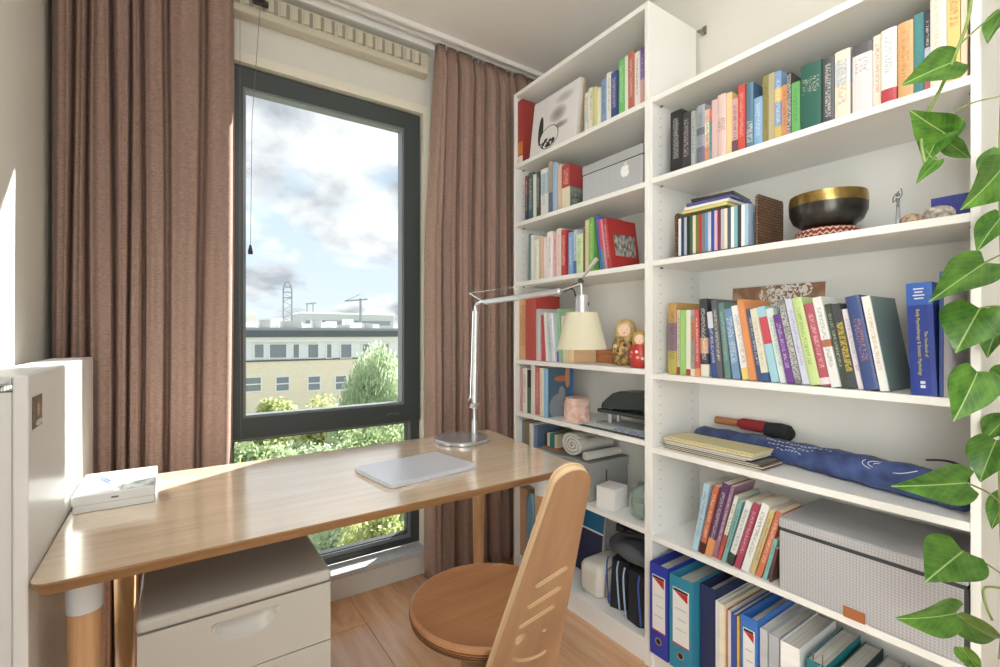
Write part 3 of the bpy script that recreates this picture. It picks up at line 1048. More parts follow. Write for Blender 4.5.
for k, dz in enumerate((-.026, -.019, -.012)):
    obj('ply_layer', lathe([(.1865 + k * .002, dz - .0012), (.1915 + k * .0016, dz - .0012), (.1920 + k * .0016, dz + .0012), (.1865 + k * .002, dz + .0012)], 64, seat_c), mat('dark_ply_veneer', C(120, 82, 52), 0.5), seat, True)
lean, rise = .228, .470
up = (Vector((0, 0, rise)) - fdir * lean).normalized()
blen = math.hypot(lean, rise)
def slot(cx, cy, ln, th, ang, n=8):
    out = []
    ca, sa = math.cos(ang), math.sin(ang)
    for side in (1, -1):
        for k in range(n + 1):
            t = -math.pi / 2 + math.pi * k / n
            x = side * (ln / 2 - th / 2 + th / 2 * math.cos(t)); y = side * th / 2 * math.sin(t)
            out.append((cx + x * ca - y * sa, cy + x * sa + y * ca))
    return out
def half_w(v):      # half width of the board at height v above the seat
    return .077 - .047 * (v / blen) if v < blen else .030
outl = []
vb = -.20
for k in range(13):
    t = math.pi * k / 12
    outl.append((half_w(blen - .033) * math.cos(t) * 1.0, blen - .032 + .032 * math.sin(t)))
outl += [(-half_w(v), v) for v in (blen * .6, blen * .3, 0, vb)]
outl += [(half_w(v), v) for v in (vb, 0, blen * .3, blen * .6)]
circ = lambda cx, cy, r, n=14: [(cx + r * math.cos(2 * math.pi * k / n), cy + r * math.sin(2 * math.pi * k / n)) for k in range(n)]
smile = []
for k in range(11):
    t = math.radians(200 + 140 * k / 10)
    smile.append((.006 + .042 * math.cos(t), .062 + .030 * math.sin(t)))
for k in range(11):
    t = math.radians(340 - 140 * k / 10)
    smile.append((.006 + .035 * math.cos(t), .066 + .022 * math.sin(t)))
dhole = [(-.018 + .017 * math.cos(math.radians(a)), .110 + .019 * math.sin(math.radians(a))) for a in range(60, 241, 15)]
holes = [slot(.008, blen * .53, .070, .0125, math.radians(36)), slot(.004, blen * .425, .074, .0125, math.radians(36)),
         slot(-.001, blen * .325, .080, .0125, math.radians(36)), dhole, circ(.024, .122, .005), smile]
brd = flat_holes('backrest', [outl] + holes, .018, M_PLY)
nrm = sdir.cross(up).normalized()
R = Matrix((sdir, up, nrm)).transposed().to_4x4()
brd.matrix_basis = Matrix.Translation(base) @ R
adopt(brd, chair)
brd.data.materials.append(M_PLYEDGE)
for p in brd.data.polygons:
    if abs(p.normal.z) < .5:
        p.material_index = 1
# X-shaped plywood legs below the seat
def leg_board(a, b, w):
    d = (b - a); n = d.normalized()
    q = sdir.cross(n).normalized()
    bm = bmesh.new()
    box(bm, -w, w, -.009, .009, 0, d.length, .003)
    RR = Matrix((sdir, q, n)).transposed().to_4x4()
    bmesh.ops.transform(bm, matrix=Matrix.Translation(a) @ RR, verts=bm.verts)
    return bm
pb = base + up * vb
obj('leg', leg_board(pb + up * .02, Vector((pb.x, pb.y, 0)) + fdir * .11, .075), M_PLY, chair)
obj('leg', leg_board(seat_c + fdir * .05 - Vector((0, 0, .036)), Vector((seat_c.x, seat_c.y, 0)) - fdir * .20, .070), M_PLY, chair)
obj('seat_rail', leg_board(base + fdir * .012 - Vector((0, 0, .040)), seat_c + fdir * .12 - Vector((0, 0, .044)), .04), M_PLY, chair)

# ---------------------------------------------------------------- desk lamp
LB = Vector((.939, 1.632, DZ))
lamp = thing('desk_lamp', 'aluminium balanced-arm desk lamp with cream cone shade', 'desk lamp', LB)
obj('base', lathe([(0, .0), (.104, .0), (.109, .003), (.109, .012), (.105, .016), (.04, .0175), (0, .018)], 56, LB), mat('lamp_base_steel', C(200, 202, 206), 0.25, 0.7), lamp, True)
S0 = P(474.5, 428, Y=1.652); S0.z = DZ + .018
EL = P(476, 306, Y=1.652)
HD = P(581, 279.5, T=1.55)
obj('stem', lathe([(0, 0), (.012, 0), (.012, .045), (.007, .060), (.007, .11), (0, .11)], 20, S0), M_STEEL, lamp, True)
la = obj('lower_arm', tube([S0 + Vector((0, 0, .10)), EL - Vector((0, 0, .02))], .0115, 16), M_STEEL, lamp, True)
kn = obj('pivot_joint', tube([S0 + Vector((-.018, -.012, .115)), S0 + Vector((.018, .012, .115))], .011, 14), M_CHROME, lamp, True)
obj('spring_hook', tube(curve_pts([S0 + Vector((-.030, .0, .135)), S0 + Vector((-.020, 0, .150)), S0 + Vector((-.004, 0, .128)), S0 + Vector((-.028, 0, .105))], 16), .0026, 8), M_CHROME, kn, True)
obj('tension_wire', tube([S0 + Vector((-.022, -.004, .145)), EL + Vector((-.016, -.002, -.02))], .0008, 6), M_CHROME, lamp)
arm_d = (HD - EL).normalized()
EB = EL + Vector((-.012, .03, .055))
obj('elbow_joint', tube(curve_pts([EL - Vector((0, 0, .03)), EL, EL + arm_d * .03 + Vector((0, 0, .012)), EL + arm_d * .075 + Vector((0, 0, .008))], 14), .0085, 12), M_CHROME, lamp, True)
obj('elbow_lever', tube([EL + arm_d * .045 + Vector((0, 0, .012)), EB], .0045, 10), M_CHROME, lamp, True)
obj('upper_arm', tube([EL + arm_d * .06 + Vector((0, 0, .006)), HD - arm_d * .09 + Vector((0, 0, -.022))], .0115, 16), M_STEEL, lamp, True)
obj('upper_arm_end', tube([HD - arm_d * .09 + Vector((0, 0, -.022)), HD + Vector((0, 0, -.012))], .0055, 12), M_CHROME, lamp, True)
obj('tension_wire', tube([EB, HD + Vector((0, 0, .002))], .0008, 6), M_CHROME, lamp)
obj('head_knob', tube([HD + Vector((-.012, -.010, -.005)), HD + Vector((.012, .010, -.005))], .008, 14), M_BLACK, lamp, True)
HR = P(597, 258.5, T=1.50)
obj('handle_rod', tube([HD, HD + (HR - HD) * .45, HR], [.0035, .0055, .0068], 12), M_STEEL, lamp, True)
ST = HD + Vector((.002, -.002, -.072))
obj('head_stem', tube([HD, ST], .0045, 12), M_STEEL, lamp, True)
obj('cord', tube(curve_pts([HD - arm_d * .075 + Vector((0, 0, -.026)), HD - arm_d * .035 + Vector((0, 0, -.024)), HD - arm_d * .020 + Vector((0, 0, -.055)), ST - arm_d * .012 + Vector((0, 0, .012))], 20), .0022, 8), M_BLACK, lamp, True)
sk = obj('socket', lathe([(0, .022), (.016, .022), (.021, .014), (.021, -.026), (.024, -.034), (.024, -.044), (0, -.044)], 28, ST), M_STEEL, lamp, True)
obj('switch', tube([ST + Vector((.010, -.011, -.008)), ST + Vector((.0145, -.017, -.008))], .007, 12), M_BLACK, sk, True)
M_SHADE, N_, L_, b_ = node_setup('parchment_shade', 0.7)
b_.inputs['Base Color'].default_value = C(240, 236, 214)
tl_ = N_.new('ShaderNodeBsdfTranslucent'); tl_.inputs['Color'].default_value = C(246, 240, 214)
mx_ = N_.new('ShaderNodeMixShader'); mx_.inputs[0].default_value = .35
L_.new(b_.outputs[0], mx_.inputs[1]); L_.new(tl_.outputs[0], mx_.inputs[2]); L_.new(mx_.outputs[0], N_['Material Output'].inputs['Surface'])
sh = lathe([(.020, -.034), (.051, -.036), (.0800, -.155), (.0790, -.155), (.050, -.0375), (.020, -.036)], 56, ST)
bmesh.ops.delete(sh, geom=[f for f in sh.faces if len(f.verts) > 4], context='FACES')
obj('shade', sh, M_SHADE, lamp, True)
obj('bulb', lathe([(0, -.044), (.013, -.046), (.014, -.062), (.026, -.090), (.029, -.108), (.020, -.128), (0, -.136)], 24, ST), mat('opal_bulb', C(244, 242, 236), 0.25), lamp, True)

# ---------------------------------------------------------------- laptop
lc = [P(361, 467, Z=DZ + .012), P(437, 450, Z=DZ + .012), P(476, 466, Z=DZ + .012), P(383, 486, Z=DZ + .012)]
c0 = sum(lc, Vector()) / 4
ax = ((lc[1] - lc[0]) + (lc[2] - lc[3])).normalized(); ax.z = 0
ang = math.atan2(ax.y, ax.x)
lap = thing('laptop', 'closed silver laptop lying on the desk before the lamp', 'laptop', (c0.x, c0.y, DZ))
M_ALU = mat('silver_laptop_metal', C(226, 231, 240), 0.28, 0.15)
def lap_slab(name, z0, z1, m, bev, parent, wdt=.305, dep=.228):
    bm = bx(-wdt / 2, wdt / 2, -dep / 2, dep / 2, z0, z1)
    es = [e for e in bm.edges if abs(e.verts[0].co.z - e.verts[1].co.z) > 1e-5]
    bmesh.ops.bevel(bm, geom=es, offset=.012, segments=5, affect='EDGES', profile=.5)
    es = [e for e in bm.edges if abs(e.verts[0].co.z - e.verts[1].co.z) < 1e-6 and len({f.normal.to_tuple(2) for f in e.link_faces}) > 1]
    bmesh.ops.bevel(bm, geom=[e for e in es if all(abs(v.co.z - z1) < 1e-6 for v in e.verts)], offset=bev, segments=2, affect='EDGES')
    bmesh.ops.rotate(bm, verts=bm.verts, cent=(0, 0, 0), matrix=Matrix.Rotation(ang, 3, 'Z'))
    bmesh.ops.translate(bm, verts=bm.verts, vec=(c0.x, c0.y, 0))
    return obj(name, bm, m, parent)
lap_slab('base', DZ + .0015, DZ + .0075, M_ALU, .001, lap)
lap_slab('hinge_gap', DZ + .0072, DZ + .0085, mat('laptop_gap', C(60, 62, 66), 0.5), .0001, lap, .300, .223)
ld = lap_slab('lid', DZ + .0083, DZ + .0128, M_ALU, .0012, lap)
for sx in (-1, 1):
    for sy in (-1, 1):
        p = Matrix.Rotation(ang, 3, 'Z') @ Vector((sx * .12, sy * .09, 0))
        obj('rubber_foot', lathe([(0, 0), (.006, 0), (.006, .002), (0, .002)], 12, (c0.x + p.x, c0.y + p.y, DZ)), M_BLACK, lap)

# ---------------------------------------------------------------- white carton with a pen
M_CARD = mat('white_glossy_card', C(236, 236, 234), 0.25)
carton = thing('flat_carton', 'flat white glossy carton on the desk against the radiator', 'box', (-.115, 1.585, DZ))
obj('tray', bx(-.194, -.040, 1.478, 1.692, DZ + .0005, DZ + .030, .0015, 1), M_CARD, carton)
ldc = obj('lid', bx(-.196, -.038, 1.476, 1.694, DZ + .018, DZ + .042, .0020, 1), M_CARD, carton)
lp_, N_, L_, b_ = node_setup('lid_print', 0.2)
tc = N_.new('ShaderNodeTexCoord'); sp = N_.new('ShaderNodeSeparateXYZ'); L_.new(tc.outputs['Generated'], sp.inputs[0])
nz = N_.new('ShaderNodeTexNoise'); nz.inputs['Scale'].default_value = 5; L_.new(tc.outputs['Generated'], nz.inputs['Vector'])
rp = N_.new('ShaderNodeValToRGB'); rp.color_ramp.elements[0].color = C(150, 166, 168); rp.color_ramp.elements[1].color = C(226, 230, 228)
rp.color_ramp.elements[0].position = .4; rp.color_ramp.elements[1].position = .6
L_.new(nz.outputs['Fac'], rp.inputs[0])
k1 = math_node(N_, L_, 'MULTIPLY', math_node(N_, L_, 'GREATER_THAN', sp.outputs['X'], .56), math_node(N_, L_, 'LESS_THAN', sp.outputs['Y'], .62))
col = mix_node(N_, L_, k1, C(238, 238, 236), rp.outputs[0])
L_.new(col, b_.inputs['Base Color'])
obj('printed_sheet', bx(-.193, -.041, 1.479, 1.691, DZ + .0420, DZ + .0426), lp_, ldc)
obj('brand_mark', bx(-.124, -.110, 1.4752, 1.4760, DZ + .027, DZ + .031), mat('grey_print', C(110, 112, 118), 0.5), ldc)
pen = thing('ballpoint_pen', 'blue and white ballpoint pen lying on the white carton', 'pen', (-.12, 1.60, DZ + .0430))
pa, pb_ = P(100, 477, Z=DZ + .047), P(119, 486, Z=DZ + .047)
pd = (pb_ - pa).normalized()
obj('barrel', tube([pa, pa + (pb_ - pa) * .62], .0042, 12), mat('blue_pen_plastic', C(70, 96, 168), 0.3), pen, True)
obj('tip', tube([pa + (pb_ - pa) * .62, pa + (pb_ - pa) * .92, pb_], [.0042, .0038, .001], 12), mat('white_pen_plastic', C(225, 228, 235), 0.3), pen, True)
obj('clip', tube([pa + Vector((0, 0, .005)), pa + pd * .035 + Vector((0, 0, .005))], .0013, 6), M_CHROME, pen)
# ---------------------------------------------------------------- books
def book_mat(base, bands=(), text=None, tz=(.25, .9), tw=.26, seed=0, rough=.45, cover=None, density=.5, lines=1):
    """printed book cover: base colour, bands (z0, z1, colour) across the spine, lettering-like print on the spine"""
    m, N, L, b = node_setup('book_cover', rough)
    tc = N.new('ShaderNodeTexCoord'); sp = N.new('ShaderNodeSeparateXYZ')
    L.new(tc.outputs['Generated'], sp.inputs[0])
    nz = N.new('ShaderNodeTexNoise'); nz.inputs['Scale'].default_value = 9; nz.inputs['Detail'].default_value = 3
    L.new(tc.outputs['Object'], nz.inputs['Vector'])
    col = mix_node(N, L, math_node(N, L, 'MULTIPLY', nz.outputs['Fac'], .22), base, tuple(min(1, v * 1.35 + .02) for v in base[:3]) + (1,))
    for z0, z1, c in bands:
        k = math_node(N, L, 'MULTIPLY', math_node(N, L, 'GREATER_THAN', sp.outputs['Z'], z0), math_node(N, L, 'LESS_THAN', sp.outputs['Z'], z1))
        col = mix_node(N, L, k, col, c)
    spine = math_node(N, L, 'LESS_THAN', sp.outputs['X'], .03)
    if cover is not None:
        col = mix_node(N, L, spine, cover, col)
    if text is not None:
        mp = N.new('ShaderNodeMapping')
        mp.inputs['Scale'].default_value = (1, 170 * lines, 420)
        mp.inputs['Location'].default_value = (seed * 3.7, seed * 1.9, seed * 2.3)
        L.new(tc.outputs['Object'], mp.inputs['Vector'])
        tn = N.new('ShaderNodeTexNoise'); tn.inputs['Scale'].default_value = 1.0; tn.inputs['Detail'].default_value = 1
        L.new(mp.outputs[0], tn.inputs['Vector'])
        k = math_node(N, L, 'GREATER_THAN', tn.outputs['Fac'], density)
        ab = math_node(N, L, 'ABSOLUTE', math_node(N, L, 'SUBTRACT', sp.outputs['Y'], .5))
        k = math_node(N, L, 'MULTIPLY', k, math_node(N, L, 'LESS_THAN', ab, tw))
        k = math_node(N, L, 'MULTIPLY', k, math_node(N, L, 'GREATER_THAN', sp.outputs['Z'], tz[0]))
        k = math_node(N, L, 'MULTIPLY', k, math_node(N, L, 'LESS_THAN', sp.outputs['Z'], tz[1]))
        k = math_node(N, L, 'MULTIPLY', k, spine)
        col = mix_node(N, L, math_node(N, L, 'MULTIPLY', k, .48), col, text)
    L.new(col, b.inputs['Base Color'])
    return m

NB = [0]
def book(yc, w, z0, h, x, d, label, m, tilt=0.0, hard=False, name='book', cat='book', group=None, pages=M_PAGES, yaw=0.0):
    """upright book: spine faces the room (-x); tilt > 0 leans its top towards the window (+y)"""
    NB[0] += 1
    c = .0022 if hard else .0009
    e = .003 if hard else .0006
    hw = w / 2
    if hard:
        o = [(0.0, -hw), (d, -hw), (d, -hw + c), (c, -hw + c), (c, hw - c), (d, hw - c), (d, hw), (0.0, hw), (-.0018, hw * .6), (-.0026, 0), (-.0018, -hw * .6)]
    else:
        o = [(0.0, -hw), (d, -hw), (d, -hw + c), (c, -hw + c), (c, hw - c), (d, hw - c), (d, hw), (0.0, hw)]
    bm = prism(o, h)
    bk = obj(name, bm, m)
    pg = obj('pages', bx(c + .0003, d - e, -hw + c + .0002, hw - c - .0002, e, h - e), pages)
    t = math.radians(tilt)
    bk.location = (x, yc, z0 + abs(math.sin(t)) * hw + .0003)
    bk.rotation_euler = (-t, 0, yaw)
    pg.parent = bk
    tag(bk, label, cat, group)
    return bk

def yat(px, x):
    k = (px - 500.0) / F
    return x * (CS - SN * k) / (SN + CS * k)
def zat(px, py, x):
    k = (px - 500.0) / F
    return EYE + (Y0 - py) / F * x / (SN + CS * k)

LUM = lambda c: .2126 * c[0] + .7152 * c[1] + .0722 * c[2]
_C = C
def CB(r, g, b):
    """printed colours mixed a little towards grey"""
    c = _C(r, g, b)
    l = LUM(c)
    return tuple(v * .80 + l * .18 + .006 for v in c[:3]) + (1.0,)
def span(bk, zq):
    """range of y of a tilted upright book at height zq above the shelf"""
    t = math.radians(bk['tilt']); hw, h = bk['w'] / 2, bk['h']
    c, sn = math.cos(t), math.sin(t)
    pts = [(bk['yc'] + y * c + z * sn, abs(sn) * hw - y * sn + z * c) for y, z in ((-hw, 0), (hw, 0), (hw, h), (-hw, h))]
    ys = []
    for (y1, z1), (y2, z2) in zip(pts, pts[1:] + pts[:1]):
        if min(z1, z2) <= zq <= max(z1, z2) and abs(z1 - z2) > 1e-7:
            ys.append(y1 + (y2 - y1) * (zq - z1) / (z2 - z1))
    return (min(ys), max(ys)) if len(ys) > 1 else None

def pack(bks):
    """slide and thin the leaning books until neighbours only touch (left to right = falling y)"""
    zs = [.0012 + .004 * i for i in range(80)]
    k = 1.0
    while True:
        cur = [dict(b, w=b['w'] * k) for b in bks]
        for p, q in zip(cur, cur[1:]):
            for z in zs:
                a, b = span(p, z), span(q, z)
                if a and b and b[1] > a[0] - .0003:
                    q['yc'] -= b[1] - a[0] + .0003
        if cur[-1]['yc'] > bks[-1]['yc'] - .004 or k < .62:
            return cur
        k -= .02

def row(z, x, where, group, items, depth=.15, rnd_seed=1, text_default=True):
    """items: (px0, px1, top py, colour, look, options) measured at the spine base"""
    rnd = random.Random(rnd_seed)
    bks = []
    for i, it in enumerate(items):
        px0, px1, py, colr, look = it[:5]
        op = it[5] if len(it) > 5 else {}
        xx = x + op.get('back', rnd.uniform(0, .010))
        ya, yb = yat(px0, xx), yat(px1, xx)
        tilt = op.get('tilt', 0)
        yc = (ya + yb) / 2
        w = abs(ya - yb) * .965 * math.cos(math.radians(tilt))
        hi, lo = (YL, YM) if yc > YM else (YM, YR)
        yc = min(max(yc, lo + PT + .001 + w / 2), hi - PT - .001 - w / 2)
        h = zat((px0 + px1) / 2 + op.get('dx', 0), py, xx) - z
        h = op.get('h', h / math.cos(math.radians(tilt)))
        bks.append(dict(yc=yc, w=w, h=h, tilt=tilt, x=xx, d=op.get('d', depth + rnd.uniform(-.012, .012)), colr=colr, look=look, op=op))
    out = []
    for bk in pack(bks):
        op, w = bk['op'], bk['w']
        base = CB(*bk['colr'])
        tx = op.get('text', 'auto')
        if tx == 'auto':
            tx = C(236, 232, 220) if LUM(base) < .28 else C(70, 66, 64)
            if w < .007:
                tx = None
        elif tx is not None:
            tx = C(*tx)
        m = book_mat(base, [(a, b, CB(*c)) for a, b, c in op.get('bands', ())], tx, op.get('tz', (.22, .88)), op.get('tw', .24), NB[0], op.get('rough', .42),
                     C(*op['cover']) if 'cover' in op else None, op.get('density', .5), op.get('lines', 1))
        out.append(book(bk['yc'], w, z, bk['h'], bk['x'], bk['d'], bk['look'] + ' ' + where, m, bk['tilt'], op.get('hard', w > .024), op.get('name', 'book'), op.get('cat', 'book'), group))
    return out

# lower bookcase, row under its top board
row(ZR['B'] , XF + .016, 'on upper row of lower bookcase', 'books on the upper row of the lower bookcase', [
    (670.5, 681.8, 111, (38, 38, 40), 'thick black book at the divider', {'text': (210, 210, 205), 'hard': True}),
    (681.8, 691.2, 112.5, (58, 54, 60), 'charcoal book beside the thick black one', {'text': (190, 182, 186)}),
    (691.2, 695, 111, (168, 176, 170), 'thin grey-green book beside charcoal one'),
    (695, 703.7, 106, (158, 166, 176), 'silver-blue book', {'bands': ((0, .3, (120, 118, 140)), (.5, .62, (110, 120, 132)))}),
    (703.7, 708.6, 110, (232, 190, 160), 'slim cream and coral book', {'bands': ((0, .3, (232, 140, 110)), (.55, .75, (240, 224, 190)))}),
    (708.6, 712, 109.5, (96, 168, 164), 'thin teal book with salmon top', {'bands': ((.78, 1, (238, 120, 96)),)}),
    (712, 717.5, 99.7, (226, 186, 184), 'slim rose-pink book', {'text': None}),
    (717.5, 726, 94.5, (232, 196, 186), 'broad pale pink book', {'text': (90, 70, 72), 'tz': (.42, .62), 'tw': .4}),
    (726, 730.7, 93, (236, 206, 130), 'slim butter-yellow book', {'text': None}),
    (731, 737.6, 99, (224, 170, 162), 'short dusty pink book', {'bands': ((0, .25, (120, 80, 88)),)}),
    (738, 745, 84.7, (222, 72, 54), 'tall bright red book', {'text': (242, 200, 190)}),
    (746, 753.3, 83, (84, 124, 150), 'tall steel-blue book', {'cover': (70, 106, 138), 'tz': (.1, .42), 'tw': .4, 'hard': True}),
    (753.6, 762.6, 97.5, (126, 176, 220), 'short sky-blue book', {'text': (220, 230, 240)}),
    (762.6, 768.4, 76, (146, 134, 62), 'tall olive book', {'text': (90, 74, 40)}),
    (768.4, 774.6, 73, (186, 172, 128), 'tall khaki book', {'text': None}),
    (774.6, 781.3, 71, (122, 160, 204), 'tall blue and yellow guide book', {'bands': ((0, .2, (220, 186, 70)), (.55, .75, (232, 196, 90))), 'text': (240, 240, 240)}),
    (781.6, 786.6, 85, (216, 142, 84), 'slim orange book', {'text': (120, 60, 30)}),
    (787, 790.8, 72.5, (60, 60, 58), 'spiral-bound notebook', {'text': (238, 238, 232), 'tw': .5, 'density': .47, 'tz': (.03, .97), 'name': 'spiral_notebook', 'cat': 'notebook'}),
    (791.4, 800, 82, (92, 176, 84), 'leaf-green book', {'text': (60, 130, 60)}),
    (800.4, 821.8, 63.5, (24, 98, 84), 'very thick dark green book', {'text': (220, 216, 196), 'tz': (.56, .80), 'tw': .40, 'lines': 1, 'density': .56, 'hard': True, 'd': .17}),
    (822.2, 834.3, 58, (74, 80, 84), 'dark slate book with dense white title', {'text': (228, 228, 222), 'tz': (.1, .9)}),
    (834.6, 850.6, 50.5, (232, 222, 196), 'cream book with pale blue top half', {'bands': ((.5, .86, (206, 216, 218)),), 'text': (176, 140, 120), 'tw': .3}),
    (852.2, 872.5, 43, (228, 218, 220), 'thick lilac-white book with black scribbled top', {'text': (96, 92, 100), 'tz': (.56, .78), 'bands': ((.84, 1, (96, 92, 98)),), 'hard': True, 'tw': .34, 'density': .55}),
    (872.8, 880.8, 35.5, (234, 220, 196), 'cream book with red and black lettering', {'text': (186, 84, 66)}),
    (881, 896.8, 29, (240, 236, 230), 'white book with red flower', {'text': (130, 130, 150), 'bands': ((.03, .2, (206, 56, 72)),), 'tz': (.42, .9)}),
    (897.6, 913.6, 22, (226, 166, 96), 'orange-tan book behind the vine leaf', {'text': (190, 120, 60)}),
    (914, 923.8, 13.5, (52, 132, 134), 'teal book behind the vine leaf', {'text': (70, 160, 160)}),
    (924, 929.8, 11, (52, 52, 74), 'slim navy book with pink foot', {'bands': ((0, .35, (206, 90, 100)), (.36, .55, (180, 190, 216)))}),
    (930, 946.8, 0, (230, 222, 204), 'tall cream book near the vine', {'text': (190, 184, 170), 'h': .222}),
    (947, 960.6, 0, (240, 196, 92), 'yellow book with red lettering', {'text': (206, 70, 50), 'tz': (.55, .98), 'tw': .34, 'h': .224, 'density': .46}),
    (961, 967.5, 0, (240, 206, 170), 'peach book at the far right end', {'text': None, 'h': .222}),
], depth=.155, rnd_seed=4)

# lower bookcase, the full leaning row
W = 'in leaning row of lower bookcase'
row(ZR['D'], XF + .018, W, 'leaning books of the lower bookcase', [
    (668, 676.8, 303, (196, 150, 66), 'gold, purple and olive box-like book', {'bands': ((0, .33, (186, 168, 40)), (.33, .72, (140, 112, 130)))}),
    (677, 679.8, 310, (206, 186, 170), 'thin beige book with red foot', {'bands': ((0, .12, (170, 60, 50)),)}),
    (680, 685.4, 310, (142, 200, 82), 'slim lime green book', {'text': (190, 226, 150)}),
    (685.6, 690.3, 310, (226, 222, 210), 'slim white book with red foot', {'bands': ((0, .1, (180, 50, 46)),), 'text': None}),
    (690.5, 694.8, 316, (160, 146, 128), 'short taupe book with cream foot', {'bands': ((0, .12, (230, 222, 190)), (.6, .95, (206, 130, 80)))}),
    (695, 699.2, 310, (208, 74, 72), 'slim coral-red book', {'tilt': 1, 'bands': ((0, .12, (236, 150, 90)),)}),
    (699.5, 707.8, 299, (52, 54, 62), 'black book with white and orange patches', {'tilt': 1.5, 'bands': ((0, .16, (226, 220, 206)), (.3, .5, (206, 156, 120)))}),
    (708.2, 714.2, 312, (40, 74, 150), 'short navy and white book', {'tilt': 4.5, 'bands': ((.75, 1, (214, 220, 230)),)}),
    (714.6, 720.3, 300, (92, 92, 100), 'dark grey book', {'tilt': 5.2}),
    (720.6, 726.6, 303, (92, 134, 130), 'teal-green book', {'tilt': 5.8, 'text': (190, 216, 206)}),
    (727, 734.6, 309, (104, 146, 190), 'mid-blue lettered book', {'tilt': 7.4, 'text': (232, 240, 246), 'tw': .4}),
    (735, 743.5, 306, (236, 234, 228), 'white book with yellow flower foot', {'tilt': 9.2, 'bands': ((0, .16, (236, 204, 96)),), 'text': (150, 150, 150)}),
    (744, 750.6, 300, (232, 142, 62), 'tall orange book', {'tilt': 9.4, 'text': None}),
    (751, 756.6, 309, (56, 84, 124), 'slim navy book with white lettering', {'tilt': 9.4, 'text': (224, 228, 234)}),
    (757, 764, 309, (222, 218, 196), 'cream book with navy foot', {'tilt': 10, 'bands': ((0, .12, (60, 92, 150)),), 'text': (170, 150, 130)}),
    (764.6, 772.6, 307, (150, 206, 222), 'light blue book with red panel', {'tilt': 10.6, 'bands': ((.5, .86, (212, 66, 84)),), 'text': None}),
    (773, 780.8, 309, (210, 226, 216), 'mint-white book', {'tilt': 11, 'text': (90, 120, 120)}),
    (781.4, 789.6, 315, (112, 58, 146), 'purple book', {'tilt': 11.2, 'text': (226, 200, 236)}),
    (790, 796.6, 300, (120, 122, 120), 'black and white patterned book', {'tilt': 11.3, 'text': (240, 240, 238), 'tw': .5, 'tz': (.05, .95)}),
    (797, 804.6, 299, (206, 208, 232), 'lavender book', {'tilt': 11.4, 'text': (110, 110, 160)}),
    (805, 816.4, 298, (188, 214, 126), 'broad pale green book', {'tilt': 11.4, 'text': (96, 116, 60), 'tw': .18}),
    (816.8, 828.7, 304, (186, 78, 96), 'rose-red book', {'tilt': 11.4, 'bands': ((.02, .1, (240, 220, 224)),), 'text': (240, 200, 206), 'tw': .2}),
    (829.2, 839.2, 297, (226, 226, 222), 'white book with brown band', {'tilt': 11, 'bands': ((.44, .52, (196, 110, 62)),), 'text': (110, 110, 116)}),
    (839.6, 846.4, 304, (60, 72, 58), 'slim dark green-black book', {'tilt': 10.6, 'text': (196, 200, 180)}),
    (846.8, 856.4, 304, (66, 72, 76), 'slate book with yellow lettering', {'tilt': 10.4, 'text': (244, 214, 60), 'tz': (.2, .78), 'tw': .36, 'density': .46}),
    (856.8, 863.3, 309, (222, 214, 220), 'slim lilac-white book', {'tilt': 10.2, 'text': (150, 120, 150)}),
    (863.6, 879.6, 296, (50, 76, 136), 'broad navy book with orange lettering', {'tilt': 10, 'text': (226, 150, 110), 'tz': (.3, .75), 'tw': .26, 'density': .54, 'hard': True}),
    (880, 889.5, 296, (232, 230, 222), 'white-spined book with grey-green cover', {'tilt': 9.6, 'cover': (128, 152, 148), 'text': (190, 150, 120), 'd': .17}),
], depth=.15, rnd_seed=6)
# the big blue handbook
bb = book((yat(911, 1.350) + yat(937.4, 1.350)) / 2, abs(yat(911, 1.350) - yat(937.4, 1.350)), ZR['D'], .247, 1.350, .19,
          'thick royal blue handbook with yellow title, tallest in the leaning row', book_mat(C(44, 66, 150), [(.80, 1, C(62, 104, 190))], None), 2.2, True, group='leaning books of the lower bookcase')
M_YEL = mat('yellow_print', C(222, 214, 110), .5); M_WPR = mat('white_print', C(232, 236, 242), .5)
def spine_text(bk, body, size, m, y, z, rot=True, name='title'):
    me = text_mesh(name, body, size, m)
    o = bpy.data.objects.new(name, me)
    COL.objects.link(o)
    o.parent = bk
    R1 = Matrix(((0, 0, -1), (-1, 0, 0), (0, 1, 0))).to_4x4()       # text lies in the spine plane, read upright
    if rot:
        R1 = R1 @ Matrix.Rotation(math.radians(-90), 4, 'Z')
    o.matrix_basis = Matrix.Translation((-.0030, y, z)) @ R1
    return o
spine_text(bb, 'Body Psychotherapy & Somatic Psychology', .0084, M_YEL, .003, .116)
spine_text(bb, 'The Handbook of', .0078, M_YEL, -.0090, .112)
for k, zz in enumerate((.233, .226, .219, .212)):
    hw_ = (.009, .007, .010, .008)[k]
    o_ = obj('imprint_line', bx(-.0032, -.0026, -hw_, hw_, zz - .0014, zz + .0014), M_WPR); o_.parent = bb
for k, zz in enumerate((.028, .019)):
    o_ = obj('publisher_mark', bx(-.0032, -.0026, -.004, .004, zz - .003, zz + .003), M_WPR); o_.parent = bb

# pale booklet at the end of the row
pbm = book_mat(C(66, 84, 140), (), None, cover=C(228, 222, 224))
book(yat(940.0, 1.350) - .0015, .006, ZR['D'], .268, 1.352, .195, 'tall pale pink-white booklet with navy spine behind the vine leaves', pbm, 0, False, 'booklet', 'book', 'leaning books of the lower bookcase')

